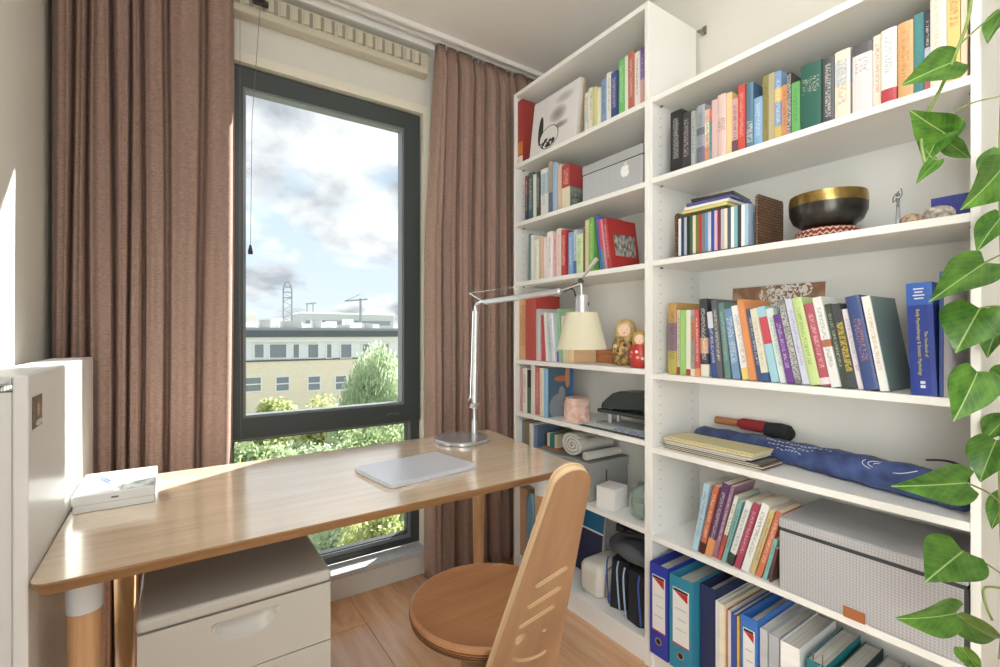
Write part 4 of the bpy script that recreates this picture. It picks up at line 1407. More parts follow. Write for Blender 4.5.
# lower bookcase, short row left of the woven grey box
row(ZR['Fs'], XF + .012, 'left of the grey woven box', 'small books beside the grey woven box', [
    (691.5, 697.8, 485, (168, 206, 226), 'light blue paperback at row end', {'tilt': -11, 'dx': 12}),
    (698, 703.8, 487, (206, 104, 56), 'orange paperback with brown foot', {'tilt': -13, 'dx': 15, 'bands': ((0, .16, (96, 40, 36)),)}),
    (704, 711.6, 484, (92, 52, 106), 'dark purple paperback with orange foot', {'tilt': -14, 'dx': 16, 'bands': ((0, .24, (232, 150, 72)),)}),
    (712, 716.2, 486, (152, 110, 140), 'slim mauve paperback', {'tilt': -14, 'dx': 15}),
    (716.6, 720.8, 496, (222, 224, 206), 'slim white, green and red paperback', {'tilt': -15, 'dx': 15, 'bands': ((0, .4, (206, 80, 70)),)}),
    (721, 725.8, 502, (110, 176, 172), 'slim teal and white paperback', {'tilt': -15, 'dx': 16}),
    (726, 733, 502, (218, 220, 220), 'white paperback with dark foot', {'tilt': -16, 'dx': 18, 'bands': ((0, .18, (58, 66, 60)),)}),
    (733.3, 740, 504, (176, 60, 90), 'crimson paperback', {'tilt': -16, 'dx': 19, 'text': (240, 200, 210)}),
    (740.3, 748.8, 505, (232, 234, 230), 'broad white paperback', {'tilt': -16, 'dx': 20}),
    (749, 754.6, 511, (206, 180, 110), 'slim straw-yellow paperback', {'tilt': -16, 'dx': 18}),
    (755, 761.6, 512, (216, 112, 68), 'orange-red paperback', {'tilt': -16, 'dx': 18}),
    (762, 766.4, 516, (112, 182, 172), 'slim mint paperback', {'tilt': -14, 'h': .125}),
    (767, 770, 522, (110, 62, 64), 'thin maroon paperback', {'tilt': -10, 'h': .10}),
], depth=.125, rnd_seed=8)

# tall bookcase
T1 = 'on the top shelf of tall bookcase'
row(ZL['s1'], XF + .012, T1, 'books on the top shelf of the tall bookcase', [
    (584.6, 588.5, 93, (226, 222, 210), 'white striped book beside the canvas', {'text': (120, 120, 120), 'tw': .5}),
    (588.5, 592.5, 88, (236, 228, 200), 'cream book'),
    (592.5, 597.2, 87.5, (206, 204, 130), 'yellow-green book', {'text': None}),
    (597.2, 600, 88.5, (232, 224, 198), 'thin cream book left of light blue one', {'text': None}),
    (600, 605.8, 80, (122, 160, 206), 'light blue book'),
    (606, 610.8, 73, (232, 226, 216), 'white book between two blue ones', {'text': (140, 150, 160)}),
    (611, 617.6, 72, (54, 72, 142), 'navy book'),
    (618.6, 624.6, 60, (92, 192, 88), 'bright green book', {'text': (220, 240, 210)}),
    (624.8, 628, 56, (234, 226, 214), 'slim white book beside green one', {'text': None}),
    (628.2, 634.2, 52, (192, 96, 68), 'rust-red book', {'text': (240, 206, 190)}),
    (634.5, 639.4, 52, (232, 222, 214), 'white book right of rust-red one'),
    (639.6, 643.8, 48, (112, 76, 156), 'purple and pink book', {'bands': ((0, .45, (212, 156, 140)),), 'text': (220, 200, 236)}),
], depth=.15, rnd_seed=12)
book(1.802, .040, ZL['s1'], .300, XF + .012, .075, 'red and white slipcased album at the left end of top shelf', book_mat(CB(176, 46, 44), [(0, .12, C(230, 226, 214)), (.14, .34, C(206, 130, 70))], None, cover=CB(170, 48, 42)), 0, True)

row(ZL['s2'], XF + .014, 'on second shelf of tall bookcase', 'books on the second shelf of the tall bookcase', [
    (525, 527.8, 176, (140, 70, 80), 'thin maroon and navy book', {'bands': ((0, .55, (70, 70, 100)),)}),
    (528, 533, 173, (62, 104, 106), 'dark teal book'),
    (533, 536, 174.5, (222, 222, 210), 'thin white book', {'text': None}),
    (536, 540, 172, (66, 74, 74), 'charcoal book'),
    (540.2, 548, 169, (226, 226, 222), 'broad white and pale blue book', {'bands': ((.45, .9, (180, 204, 220)),), 'text': (120, 140, 160)}),
    (548.4, 552, 161.5, (186, 168, 150), 'tall beige and blue book', {'bands': ((0, .4, (104, 116, 140)),)}),
    (552.2, 557, 163, (150, 184, 214), 'tall light blue book', {'text': None}),
    (557.2, 561.4, 165, (230, 190, 158), 'peach book', {'text': None}),
], depth=.14, rnd_seed=14)
rb = book((yat(561.6, 1.357) + yat(570, 1.357)) / 2, .049, ZL['s2'], .182, 1.357, .075, 'thick red and cream box set on the second shelf of tall bookcase',
          book_mat(CB(188, 52, 48), [(0, .48, C(226, 216, 188))], C(240, 220, 200), (.55, .9), .3, 5, cover=CB(178, 50, 46)), 0, False, 'box_set')
q_ = obj('cover_picture', bx(.002, .073, -.0250, -.0242, .002, .088), mat('grey_green_print', C(150, 156, 146), .5, noise=((60, 1, 60), C(84, 92, 86), .3)))
q_.parent = rb

row(ZL['s3'], XF + .014, 'on third shelf of tall bookcase', 'books on the third shelf of the tall bookcase', [
    (528.6, 531, 234, (96, 132, 138), 'thin teal-grey book', {'text': None}),
    (531, 534, 235, (232, 228, 220), 'thin white book', {'text': None}),
    (534, 539.2, 240, (228, 230, 214), 'broad ivory book', {'text': (180, 170, 150)}),
    (539.5, 543.8, 236.5, (226, 190, 156), 'peach-tan book', {'text': None}),
    (544, 546.4, 237, (236, 216, 214), 'thin pale pink book', {'text': None}),
    (546.6, 552.3, 232, (236, 232, 226), 'white book with grey lettering', {'text': (120, 120, 130)}),
    (552.5, 555.8, 234, (230, 172, 176), 'slim pink book', {'text': (190, 70, 80)}),
    (556, 561, 229, (236, 216, 200), 'cream-pink book', {'text': (180, 120, 100), 'tw': .15}),
    (561.2, 565.8, 230, (204, 42, 44), 'red book with white lettering', {'text': (244, 226, 220), 'tw': .35}),
    (566, 568.2, 231, (150, 40, 52), 'thin dark red book', {'text': None}),
    (568.4, 572.6, 232.5, (112, 168, 214), 'light blue book', {'text': (220, 236, 246)}),
    (572.8, 576.2, 230, (196, 206, 224), 'slim pale blue-white book', {'bands': ((0, .3, (80, 110, 170)),)}),
    (576.4, 583, 234, (200, 224, 160), 'pale lime book', {'text': (90, 140, 60)}),
    (583.2, 585, 228, (110, 84, 70), 'thin brown book', {'text': None}),
    (585.2, 588.6, 220, (216, 206, 140), 'tall straw-green book', {'text': (140, 150, 70)}),
    (588.9, 593.5, 217.5, (110, 184, 62), 'tall grass-green book', {'text': (200, 230, 160)}),
], depth=.14, rnd_seed=16)
row(ZL['s3'], XF + .014, 'leaning on third shelf of tall bookcase', 'books on the third shelf of the tall bookcase', [
    (600.8, 602.8, 216, (58, 100, 186), 'thin royal blue book', {'tilt': 8, 'dx': -6, 'text': None}),
    (603, 605.1, 220, (212, 60, 90), 'thin crimson and teal book', {'tilt': 8, 'dx': -6, 'bands': ((0, .4, (70, 150, 140)),), 'text': None}),
    (605.3, 607.5, 220, (226, 130, 160), 'thin pink book', {'tilt': 8, 'dx': -6, 'text': None}),
    (607.8, 611.8, 219, (180, 52, 50), 'large red book with grey picture cover', {'tilt': 8, 'dx': -6, 'cover': (178, 52, 50), 'd': .165, 'hard': True, 'text': (240, 200, 190)}),
], depth=.14, rnd_seed=18)
rbk = [o for o in COL.objects if o.get('label', '').startswith('large red book with grey picture')][0]
hw_ = max(v.co.y for v in rbk.data.vertices)
q_ = obj('cover_picture', bx(.030, .150, -hw_ - .0004, -hw_ + .0002, .052, .138), mat('grey_crowd_print', C(200, 196, 190), .4, noise=((160, 1, 40), C(70, 66, 64), .2)))
q_.parent = rbk

row(ZL['s4'], XF + .014, 'on fourth shelf of tall bookcase', 'books on the fourth shelf of the tall bookcase', [
    (517.5, 523.8, 298, (214, 160, 104), 'tan wood-grained album', {'text': (150, 96, 56), 'tw': .5, 'hard': True}),
    (524, 534.6, 296, (196, 72, 60), 'large brick-red album', {'text': None, 'hard': True, 'd': .145, 'cover': (188, 66, 56)}),
    (536, 540, 309, (196, 200, 194), 'silver-grey magazine file', {'bands': ((0, .16, (226, 190, 190)),), 'text': None}),
    (540.2, 543.6, 315, (206, 66, 80), 'slim red magazine', {'tilt': 2, 'text': None}),
    (543.9, 546.6, 313, (226, 228, 222), 'thin white magazine', {'tilt': 4, 'text': None}),
    (546.9, 550.4, 316, (198, 208, 220), 'pale blue magazine', {'tilt': 5, 'text': (110, 120, 150)}),
    (550.7, 554.6, 314, (226, 232, 236), 'white-blue magazine', {'tilt': 5, 'text': (120, 160, 190)}),
    (555, 558.4, 314, (160, 200, 206), 'aqua magazine with purple foot', {'tilt': 4, 'bands': ((0, .22, (110, 90, 170)),), 'text': None}),
    (558.8, 561.6, 309, (142, 196, 140), 'slim pale green magazine behind lamp shade', {'tilt': 4, 'text': None}),
    (562, 565, 316, (226, 200, 206), 'slim pink magazine behind lamp shade', {'tilt': 4, 'text': None}),
    (565.3, 568.4, 316, (222, 212, 150), 'slim yellow magazine behind lamp shade', {'tilt': 3, 'text': None}),
    (568.7, 573.8, 318, (240, 196, 140), 'apricot book behind lamp shade', {'tilt': 3, 'text': None}),
], depth=.13, rnd_seed=20)

row(ZL['s5'], XF + .014, 'on fifth shelf of tall bookcase', 'books on the fifth shelf of the tall bookcase', [
    (520, 522.4, 368, (206, 150, 160), 'thin pink book', {'text': None}),
    (522.6, 527, 368, (226, 222, 212), 'white book with grey lettering', {'text': (110, 110, 110)}),
    (527.2, 530.2, 370, (74, 112, 76), 'slim green-black book', {'bands': ((.6, 1, (40, 44, 40)),), 'text': None}),
    (530.4, 534.4, 365, (232, 216, 212), 'pinkish white book', {'text': None}),
    (534.6, 539, 367, (202, 104, 92), 'salmon-red book', {'text': (240, 200, 190)}),
    (539.2, 543.6, 368, (234, 226, 208), 'cream book', {'text': (200, 150, 130)}),
], depth=.14, rnd_seed=22)
swm, N_, L_, b_ = node_setup('picture_book_cover', .3)
tc = N_.new('ShaderNodeTexCoord'); sp = N_.new('ShaderNodeSeparateXYZ'); L_.new(tc.outputs['Generated'], sp.inputs[0])
spn = math_node(N_, L_, 'LESS_THAN', sp.outputs['X'], .03)
nz = N_.new('ShaderNodeTexNoise'); nz.inputs['Scale'].default_value = 2.5; L_.new(tc.outputs['Generated'], nz.inputs['Vector'])
col = mix_node(N_, L_, nz.outputs['Fac'], C(66, 100, 126), C(98, 124, 142))
e1, _ = ell(N_, L_, sp, .55, .78, .28, .06, 'X', 'Z'); col = mix_node(N_, L_, e1, col, C(214, 130, 96))
e1, _ = ell(N_, L_, sp, .40, .20, .32, .26, 'X', 'Z'); col = mix_node(N_, L_, e1, col, C(150, 156, 166))
e1, _ = ell(N_, L_, sp, .55, .42, .13, .20, 'X', 'Z'); col = mix_node(N_, L_, e1, col, C(158, 162, 170))
e1, _ = ell(N_, L_, sp, .78, .82, .10, .24, 'X', 'Z'); col = mix_node(N_, L_, e1, col, C(222, 168, 120))
k1 = math_node(N_, L_, 'MULTIPLY', math_node(N_, L_, 'GREATER_THAN', sp.outputs['X'], .86), 1.0)
col = mix_node(N_, L_, k1, col, C(64, 132, 210))
col = mix_node(N_, L_, spn, col, C(140, 190, 226))
L_.new(col, b_.inputs['Base Color'])
book((yat(543.9, 1.357) + yat(548, 1.357)) / 2, .027, ZL['s5'], .216, 1.357, .150, 'blue picture book with a grey bird on its cover, fifth shelf', swm, 0, True)

# bottom-left of the tall bookcase, half hidden by desk and chair
LB_ = 'at bottom left of tall bookcase'
row(ZL['s7'], XF + .020, LB_, 'books at the bottom of the tall bookcase', [
    (518.5, 525.6, 488, (214, 160, 112), 'tan cardboard file', {'text': None, 'name': 'magazine_file', 'cat': 'file'}),
    (526, 529.6, 497, (96, 160, 190), 'blue-green book', {'text': (200, 226, 236)}),
    (529.8, 533.6, 494, (128, 190, 220), 'sky-blue book', {'text': (60, 90, 120)}),
    (536.6, 541.2, 506, (60, 84, 96), 'dark slate-blue book', {'text': (170, 190, 200)}),
    (542, 546, 505, (110, 160, 166), 'dull teal book', {'text': None}),
], depth=.12, rnd_seed=24)
row(ZL['s6'], XF + .030, 'standing behind desk corner on sixth shelf', 'books on the sixth shelf of the tall bookcase', [
    (519.6, 523, 420, (84, 140, 160), 'thin teal book', {'text': None}),
    (523.4, 528.8, 421, (150, 120, 84), 'brown picture book', {'text': (90, 120, 80), 'tw': .5}),
    (529.2, 533.2, 424, (222, 222, 224), 'white book', {'text': None}),
    (533.5, 537.2, 426, (96, 124, 160), 'slate-blue book', {'text': None}),
], depth=.15, rnd_seed=26)
# ---------------------------------------------------------------- things on the tall bookcase
# canvas picture on the top shelf
cvm, N_, L_, b_ = node_setup('canvas_drawing', .8)
tc = N_.new('ShaderNodeTexCoord'); sp = N_.new('ShaderNodeSeparateXYZ'); L_.new(tc.outputs['Generated'], sp.inputs[0])
col = C(228, 224, 224)
def soft(cy, cz, ry, rz, c, amt):
    global col
    _, d = ell(N_, L_, sp, cy, cz, ry, rz)
    k = math_node(N_, L_, 'MULTIPLY', math_node(N_, L_, 'MAXIMUM', math_node(N_, L_, 'SUBTRACT', 1.0, d), 0.0), amt)
    col = mix_node(N_, L_, k, col, c)
# y runs towards the window: the left of the picture has the larger y
soft(.42, .58, .20, .16, C(120, 116, 120), .8)
soft(.30, .82, .22, .10, C(150, 146, 150), .6)
soft(.36, .36, .20, .07, C(120, 118, 122), .9)
e1, _ = ell(N_, L_, sp, .78, .42, .055, .26); col = mix_node(N_, L_, e1, col, C(52, 52, 54))
e1, d1 = ell(N_, L_, sp, .58, .24, .21, .20)
col = mix_node(N_, L_, e1, col, C(40, 40, 42))
e2, _ = ell(N_, L_, sp, .58, .24, .195, .187); col = mix_node(N_, L_, e2, col, C(226, 222, 222))
nz = N_.new('ShaderNodeTexNoise'); nz.inputs['Scale'].default_value = 16; L_.new(tc.outputs['Generated'], nz.inputs['Vector'])
e3, _ = ell(N_, L_, sp, .60, .15, .16, .085)
col = mix_node(N_, L_, math_node(N_, L_, 'MULTIPLY', e3, math_node(N_, L_, 'GREATER_THAN', nz.outputs['Fac'], .46)), col, C(44, 44, 46))
L_.new(col, b_.inputs['Base Color'])
ya, yb = 1.742, 1.434
cv = thing('canvas_picture', 'square white canvas with a grey and black sketch on top shelf', 'picture', (1.37, (ya + yb) / 2, ZL['s1']))
fr = obj('canvas', bx(0, .018, yb, ya, 0, .262, .001, 1), cvm)
fr.location = (1.362, 0, ZL['s1'] + .0035); fr.rotation_euler = (0, math.radians(7), 0)
adopt(fr, cv)
bk_ = obj('stretcher', ring_wall(0, .308, 0, .260, .03, .278, .03, .23, 0, .012), mat('pine_stretcher', C(206, 178, 132), .6))
bk_.matrix_basis = Matrix.Translation((1.362, 0, ZL['s1'] + .0055)) @ Matrix.Rotation(math.radians(7), 4, 'Y') @ Matrix.Translation((.018, ya, .001)) @ Matrix.Rotation(math.radians(-90), 4, 'Z')
adopt(bk_, cv)

# silver mesh box with a white fruit sticker
M_MESH, N_, L_, b_ = node_setup('silver_perforated_metal', .38, .35)
tc = N_.new('ShaderNodeTexCoord'); vo = N_.new('ShaderNodeTexVoronoi'); vo.inputs['Scale'].default_value = 170; vo.inputs['Randomness'].default_value = 0.0
L_.new(tc.outputs['Object'], vo.inputs['Vector'])
k = math_node(N_, L_, 'LESS_THAN', vo.outputs['Distance'], .30)
col = mix_node(N_, L_, k, C(206, 208, 210), C(150, 153, 156)); L_.new(col, b_.inputs['Base Color'])
by0, by1 = 1.094, 1.392
mb = thing('mesh_storage_box', 'silver mesh box with white apple sticker on the second shelf', 'storage box', (1.46, (by0 + by1) / 2, ZL['s2']))
obj('body', bx(1.360, 1.585, by0, by1, ZL['s2'] + .0005, ZL['s2'] + .108, .004), M_MESH, mb)
obj('seam', bx(1.3615, 1.583, by0 + .0015, by1 - .0015, ZL['s2'] + .107, ZL['s2'] + .111), M_BLACK, mb)
obj('lid', bx(1.359, 1.586, by0 - .001, by1 + .001, ZL['s2'] + .110, ZL['s2'] + .146, .004), M_MESH, mb)
ap = []
for k in range(48):
    t = 2 * math.pi * k / 48
    r = 1 + .10 * math.cos(2 * t) * 0 
    x = .92 * math.cos(t) * (1 + .06 * math.sin(t)); y = math.sin(t)
    if y > .72: y -= .22 * max(0, 1 - abs(x) / .35)
    if y < -.72: y += .16 * max(0, 1 - abs(x) / .30)
    dx, dy = x - 1.02, y - .18
    if math.hypot(dx, dy) < .42:
        q = math.hypot(dx, dy) or 1
        x, y = 1.02 + dx / q * .42, .18 + dy / q * .42
    ap.append((x, y))
leafp = [(.06 + .30 * u - .30 * w, 1.12 + .34 * u + .16 * w) for u, w in ((-.6, 0), (-.2, .5), (.4, .5), (.9, 0), (.4, -.5), (-.2, -.5))]
st = flat_holes('fruit_sticker', [ap, leafp], .02, mat('white_sticker', C(244, 244, 242), .5))
pc = P(625, 171, X=1.3595)
st.matrix_basis = Matrix.Translation((1.3593, pc.y, pc.z)) @ Matrix(((0, 0, -1), (-1, 0, 0), (0, 1, 0))).to_4x4() @ Matrix.Diagonal((.0225, .0225, .02, 1))
adopt(st, mb)

# wooden box
wb = thing('wooden_box', 'small plain brown wooden box behind the lamp shade', 'box', (1.54, 1.41, ZL['s4']))
M_WB = wood_mat('reddish_box_wood', C(166, 104, 66), C(190, 128, 86), .5, grain=(4, 12, 60))
obj('body', bx(1.497, 1.590, 1.333, 1.490, ZL['s4'] + .0005, ZL['s4'] + .036, .002), M_WB, wb)
obj('lid', bx(1.495, 1.592, 1.331, 1.492, ZL['s4'] + .037, ZL['s4'] + .054, .002), M_WB, wb)

# nesting dolls
def doll(label, c, h, mats, seed):
    c = (c[0], c[1], c[2] + .0008)
    t = thing('nesting_doll', label, 'nesting doll', c, 'nesting dolls')
    R_ = h * .30
    p = [(0, 0), (R_ * .72, 0), (R_ * .86, h * .04), (R_ * 1.0, h * .28), (R_ * .97, h * .42), (R_ * .80, h * .55), (R_ * .70, h * .62)]
    q = [(R_ * .70, h * .62), (R_ * .74, h * .70), (R_ * .74, h * .80), (R_ * .62, h * .91), (R_ * .36, h * .98), (0, h)]
    obj('body', lathe(p, 36, c), mats[0], t, True)
    obj('head', lathe(q, 36, c), mats[1], t, True)
    # painted face towards the room
    fd = Vector((-.85, -.52, 0)).normalized(); sd = Vector((-fd.y, fd.x, 0))
    def dot(u, z, r, m, name, flat=.3):
        bm = bmesh.new(); bmesh.ops.create_uvsphere(bm, u_segments=12, v_segments=8, radius=1)
        a = math.atan2(fd.y, fd.x) + u
        rr = R_ * .735 if z > .6 else R_ * .985
        n = Vector((math.cos(a), math.sin(a), 0)); s = Vector((-n.y, n.x, 0))
        M4 = Matrix.Translation(Vector(c) + n * rr + Vector((0, 0, h * z))) @ Matrix((n * r * flat, s * r, Vector((0, 0, r)))).transposed().to_4x4()
        bmesh.ops.transform(bm, matrix=M4, verts=bm.verts)
        return obj(name, bm, m, t, True)
    dot(0, .755, R_ * .44, mat('doll_face', C(240, 206, 176), .4), 'face', .16)
    eye = mat('doll_eye', C(40, 34, 36), .3)
    for s_ in (-1, 1):
        dot(s_ * .26, .775, R_ * .06, eye, 'eye', 1.6)
        dot(s_ * .40, .72, R_ * .085, mat('doll_cheek', C(226, 130, 110), .5), 'cheek', 1.0)
    dot(0, .70, R_ * .06, mat('doll_lips', C(190, 50, 50), .4), 'mouth', 1.6)
    rnd = random.Random(seed)
    for k in range(9):
        dot(rnd.uniform(-.9, .9), rnd.uniform(.16, .46), R_ * rnd.uniform(.10, .17), mats[2 + k % 3], 'painted_flower', .25)
    return t
gold = mat('doll_gold_pattern', C(206, 172, 104), .35, noise=((60, 60, 60), C(96, 62, 36), .25))
goldh = mat('doll_gold_scarf', C(196, 160, 96), .35, noise=((45, 45, 45), C(232, 206, 150), .3))
doll('large gold-patterned nesting doll on the fourth shelf', (1.465, 1.258, ZL['s4']), .180, [gold, goldh, mat('flower_cream', C(236, 214, 160), .4), mat('flower_brown', C(92, 62, 44), .4), mat('flower_coral', C(214, 120, 84), .4)], 1)
doll('smaller red nesting doll in front of the gold one', (1.392, 1.128, ZL['s4']), .136, [mat('doll_red', C(190, 58, 54), .35), mat('doll_scarf_tan', C(196, 160, 92), .35), mat('flower_green', C(84, 120, 52), .4), mat('flower_pink', C(236, 150, 150), .4), mat('flower_pale', C(238, 222, 196), .4)], 2)

# salt-crystal tealight holder
sb_ = bmesh.new()
bmesh.ops.create_icosphere(sb_, subdivisions=3, radius=1)
rnd = random.Random(7)
for v in sb_.verts:
    n = v.co.normalized()
    r = 1 + rnd.uniform(-.05, .05)
    q = max(abs(n.x), abs(n.y)) / math.hypot(n.x, n.y) if math.hypot(n.x, n.y) > 1e-4 else 1
    hr = min(1.0, 1.55 * math.hypot(n.x, n.y)) * (.78 + .22 / q)
    a_ = math.atan2(n.y, n.x)
    v.co = Vector((math.cos(a_) * .051 * r * hr, math.sin(a_) * .051 * r * hr, max(-.047, min(.047, n.z * .075)) * 1.04 + .0492))
    s = 1.04 - .10 * (v.co.z / .095)
    v.co.x *= s; v.co.y *= s
    v.co += Vector((1.425, 1.490, ZL['s5']))
M_SALT, N_, L_, b_ = node_setup('pink_salt_crystal', .5)
tc = N_.new('ShaderNodeTexCoord'); nz = N_.new('ShaderNodeTexNoise'); nz.inputs['Scale'].default_value = 40; L_.new(tc.outputs['Object'], nz.inputs['Vector'])
rp = N_.new('ShaderNodeValToRGB'); rp.color_ramp.elements[0].position = .35; rp.color_ramp.elements[1].position = .65
rp.color_ramp.elements[0].color = C(226, 172, 154); rp.color_ramp.elements[1].color = C(240, 216, 204)
L_.new(nz.outputs['Fac'], rp.inputs[0]); L_.new(rp.outputs[0], b_.inputs['Base Color'])
b_.inputs['Subsurface Weight'].default_value = .25; b_.inputs['Subsurface Radius'].default_value = (.02, .01, .008)
slt = thing('salt_tealight_holder', 'pink salt-crystal tealight holder on the fifth shelf', 'candle holder', (1.425, 1.490, ZL['s5']))
obj('crystal', sb_, M_SALT, slt)
obj('tealight', lathe([(0, .088), (.019, .088), (.019, .0955), (.017, .0955), (.016, .092), (0, .092)], 20, (1.425, 1.490, ZL['s5'])), M_STEEL, slt, True)

# dark hole punch standing on a clipboard
cb = thing('clipboard', 'dark clipboard with papers lying under the big black hole punch', 'clipboard', (1.44, 1.22, ZL['s5']))
z5 = ZL['s5']
obj('board', bx(1.352, 1.590, 1.080, 1.400, z5 + .0005, z5 + .0045, .001, 1), mat('dark_board', C(70, 76, 76), .5), cb)
obj('paper_sheet', bx(1.368, 1.582, 1.084, 1.388, z5 + .0046, z5 + .0062), mat('paper_white', C(236, 236, 232), .7), cb)
obj('blue_form', bx(1.362, 1.46, 1.082, 1.25, z5 + .0063, z5 + .0075), mat('blue_form_print', C(120, 140, 186), .6, noise=((40, 220, 40), C(230, 232, 238), .2)), cb)
hp = thing('hole_punch', 'large dark green-black hole punch on the clipboard', 'hole punch', (1.45, 1.17, z5 + .008))
M_PUN = mat('dark_green_black_plastic', C(46, 54, 54), .35)
prof = [(1.362, .070), (1.345, .092), (1.330, .112), (1.300, .134), (1.262, .146), (1.22, .148), (1.17, .144), (1.11, .136), (1.082, .128), (1.082, .088), (1.20, .084), (1.34, .070)]
bm = bmesh.new()
la_ = [bm.verts.new((1.425, y, z5 + z)) for y, z in prof]; lb_ = [bm.verts.new((1.520, y, z5 + z)) for y, z in prof]
bm.faces.new(la_); bm.faces.new(lb_[::-1])
for i in range(len(prof)):
    j = (i + 1) % len(prof); bm.faces.new((la_[i], lb_[i], lb_[j], la_[j]))
bmesh.ops.bevel(bm, geom=[e for e in bm.edges if abs(e.verts[0].co.x - e.verts[1].co.x) < .01], offset=.012, segments=3, affect='EDGES')
obj('lever', bm, M_PUN, hp, True)
obj('base_plate', bx(1.415, 1.530, 1.082, 1.365, z5 + .054, z5 + .068, .004), M_PUN, hp)
for yy in (1.31, 1.13):
    obj('post', bx(1.44, 1.455, yy, yy + .018, z5 + .012, z5 + .072, .002), M_STEEL, hp)
    obj('spring', tube([(1.49, yy + .009, z5 + .012), (1.49, yy + .009, z5 + .074)], .008, 10), M_STEEL, hp)
obj('tray', bx(1.412, 1.533, 1.080, 1.37, z5 + .0078, z5 + .014, .002), mat('tray_grey', C(150, 156, 156), .4), hp)

# grey fabric box on the sixth shelf
z6 = ZL['s6']
M_GFAB = mat('grey_fabric', C(150, 151, 148), .9, bump=((500, 500, 500), .3))
gb = thing('fabric_storage_box', 'grey fabric lidded box on the sixth shelf of tall bookcase', 'storage box', (1.48, 1.52, z6))
obj('body', bx(1.368, 1.596, 1.360, 1.690, z6 + .0005, z6 + .125, .003), M_GFAB, gb)
obj('lid', bx(1.364, 1.600, 1.356, 1.694, z6 + .118, z6 + .156, .004), M_GFAB, gb)
obj('handle_slot', bx(1.462, 1.467, 1.3585, 1.3605, z6 + .062, z6 + .116), mat('slot_dark', C(60, 60, 60), .9), gb)
ztop = z6 + .1565
# rolled grey cloth
M_CLO = mat('pale_grey_cloth', C(206, 206, 200), .95, bump=((260, 260, 260), .5))
def cloth_roll(name, label, cy, cz, R, turns, x0, x1, oval=1.0):
    t = thing(name, label, 'cloth', (x0, cy, ztop))
    th = R / turns * .62
    bm = bmesh.new()
    n = int(turns * 26)
    inner, outer = [], []
    for i in range(n + 1):
        a = 2 * math.pi * turns * i / n
        r = R * (.16 + .84 * i / n)
        wob = 1 + .03 * math.sin(a * 3.1)
        cs_, sn_ = math.cos(a + 1), math.sin(a + 1)
        outer.append((cs_ * r * wob * oval, sn_ * r * wob)); inner.append((cs_ * (r - th) * wob * oval, sn_ * (r - th) * wob))
    def V(p, x):
        return bm.verts.new((x, cy + p[0], max(cz + p[1], ztop + .0008)))
    A = [(V(o, x0), V(i, x0), V(o, x1), V(i, x1)) for o, i in zip(outer, inner)]
    for a, b in zip(A, A[1:]):
        bm.faces.new((a[0], b[0], b[2], a[2])); bm.faces.new((a[1], a[3], b[3], b[1])); bm.faces.new((a[0], a[1], b[1], b[0])); bm.faces.new((a[2], b[2], b[3], a[3]))
    bm.faces.new((A[0][0], A[0][2], A[0][3], A[0][1])); bm.faces.new((A[-1][0], A[-1][1], A[-1][3], A[-1][2]))
    obj('rolled_layers', bm, M_CLO, t, True)
    return t
cloth_roll('rolled_towel', 'large rolled pale grey towel on the grey fabric box', 1.478, ztop + .050, .051, 3.2, 1.385, 1.575, 1.35)
cloth_roll('rolled_cloth', 'small rolled cloth beside the large towel roll', 1.385, ztop + .021, .021, 2.4, 1.372, 1.56, 1.1)
# little tray of small books on the box
sbk = thing('small_tray', 'narrow wooden tray with small books behind the towel roll', 'tray', (1.46, 1.63, ztop))
obj('tray_board', bx(1.40, 1.54, 1.585, 1.690, ztop + .0005, ztop + .006), M_WB, sbk)
for k, (c_, hh) in enumerate((((70, 72, 70), .060), ((226, 222, 210), .066), ((62, 140, 126), .064), ((54, 130, 120), .068), ((222, 210, 180), .066))):
    m_ = mat('small_volume_%d' % k, C(*c_), .5)
    tag(obj('pocket_book', bx(1.41, 1.50, 1.672 - k * .017, 1.687 - k * .017, ztop + .0065, ztop + hh, .001, 1), m_),
        ('charcoal', 'ivory', 'sea-green', 'deep teal', 'straw-coloured')[k] + ' pocket book in the narrow tray behind the towel roll', 'book', 'pocket books in the tray')

# white carton and glass globe
wc = thing('small_white_carton', 'small white cube carton in front of the grey fabric box', 'box', (1.41, 1.285, z6))
rot = Matrix.Translation((1.412, 1.282, 0)) @ Matrix.Rotation(math.radians(10), 4, 'Z')
bm = bx(-.045, .045, -.042, .042, z6 + .0005, z6 + .078, .002); bmesh.ops.transform(bm, matrix=rot, verts=bm.verts)
obj('carton', bm, M_CARD, wc)
bm = bx(-.0455, .0455, -.0425, .0425, z6 + .0785, z6 + .084, .0015); bmesh.ops.transform(bm, matrix=rot, verts=bm.verts)
obj('flap', bm, M_CARD, wc)
M_GLOBE = mat('pale_green_glass', C(206, 226, 218), .06, 0, .8)
M_GLOBE.node_tree.nodes['Principled BSDF'].inputs['Transmission Weight'].default_value = .7
gg = thing('glass_jar', 'round greenish glass jar at right end of the sixth shelf', 'jar', (1.425, 1.136, z6))
obj('glass', lathe([(0, .002), (.030, .001), (.046, .016), (.056, .045), (.056, .070), (.046, .098), (.030, .112), (.028, .120), (.031, .124), (.027, .124), (.025, .119), (.027, .109), (.043, .095), (.053, .068), (.053, .046), (.043, .018), (.028, .005), (0, .005)], 40, (1.425, 1.136, z6)), M_GLOBE, gg, True)
obj('candle', lathe([(0, .006), (.036, .006), (.040, .022), (.040, .060), (0, .060)], 28, (1.425, 1.136, z6)), mat('white_wax', C(238, 238, 230), .5), gg, True)

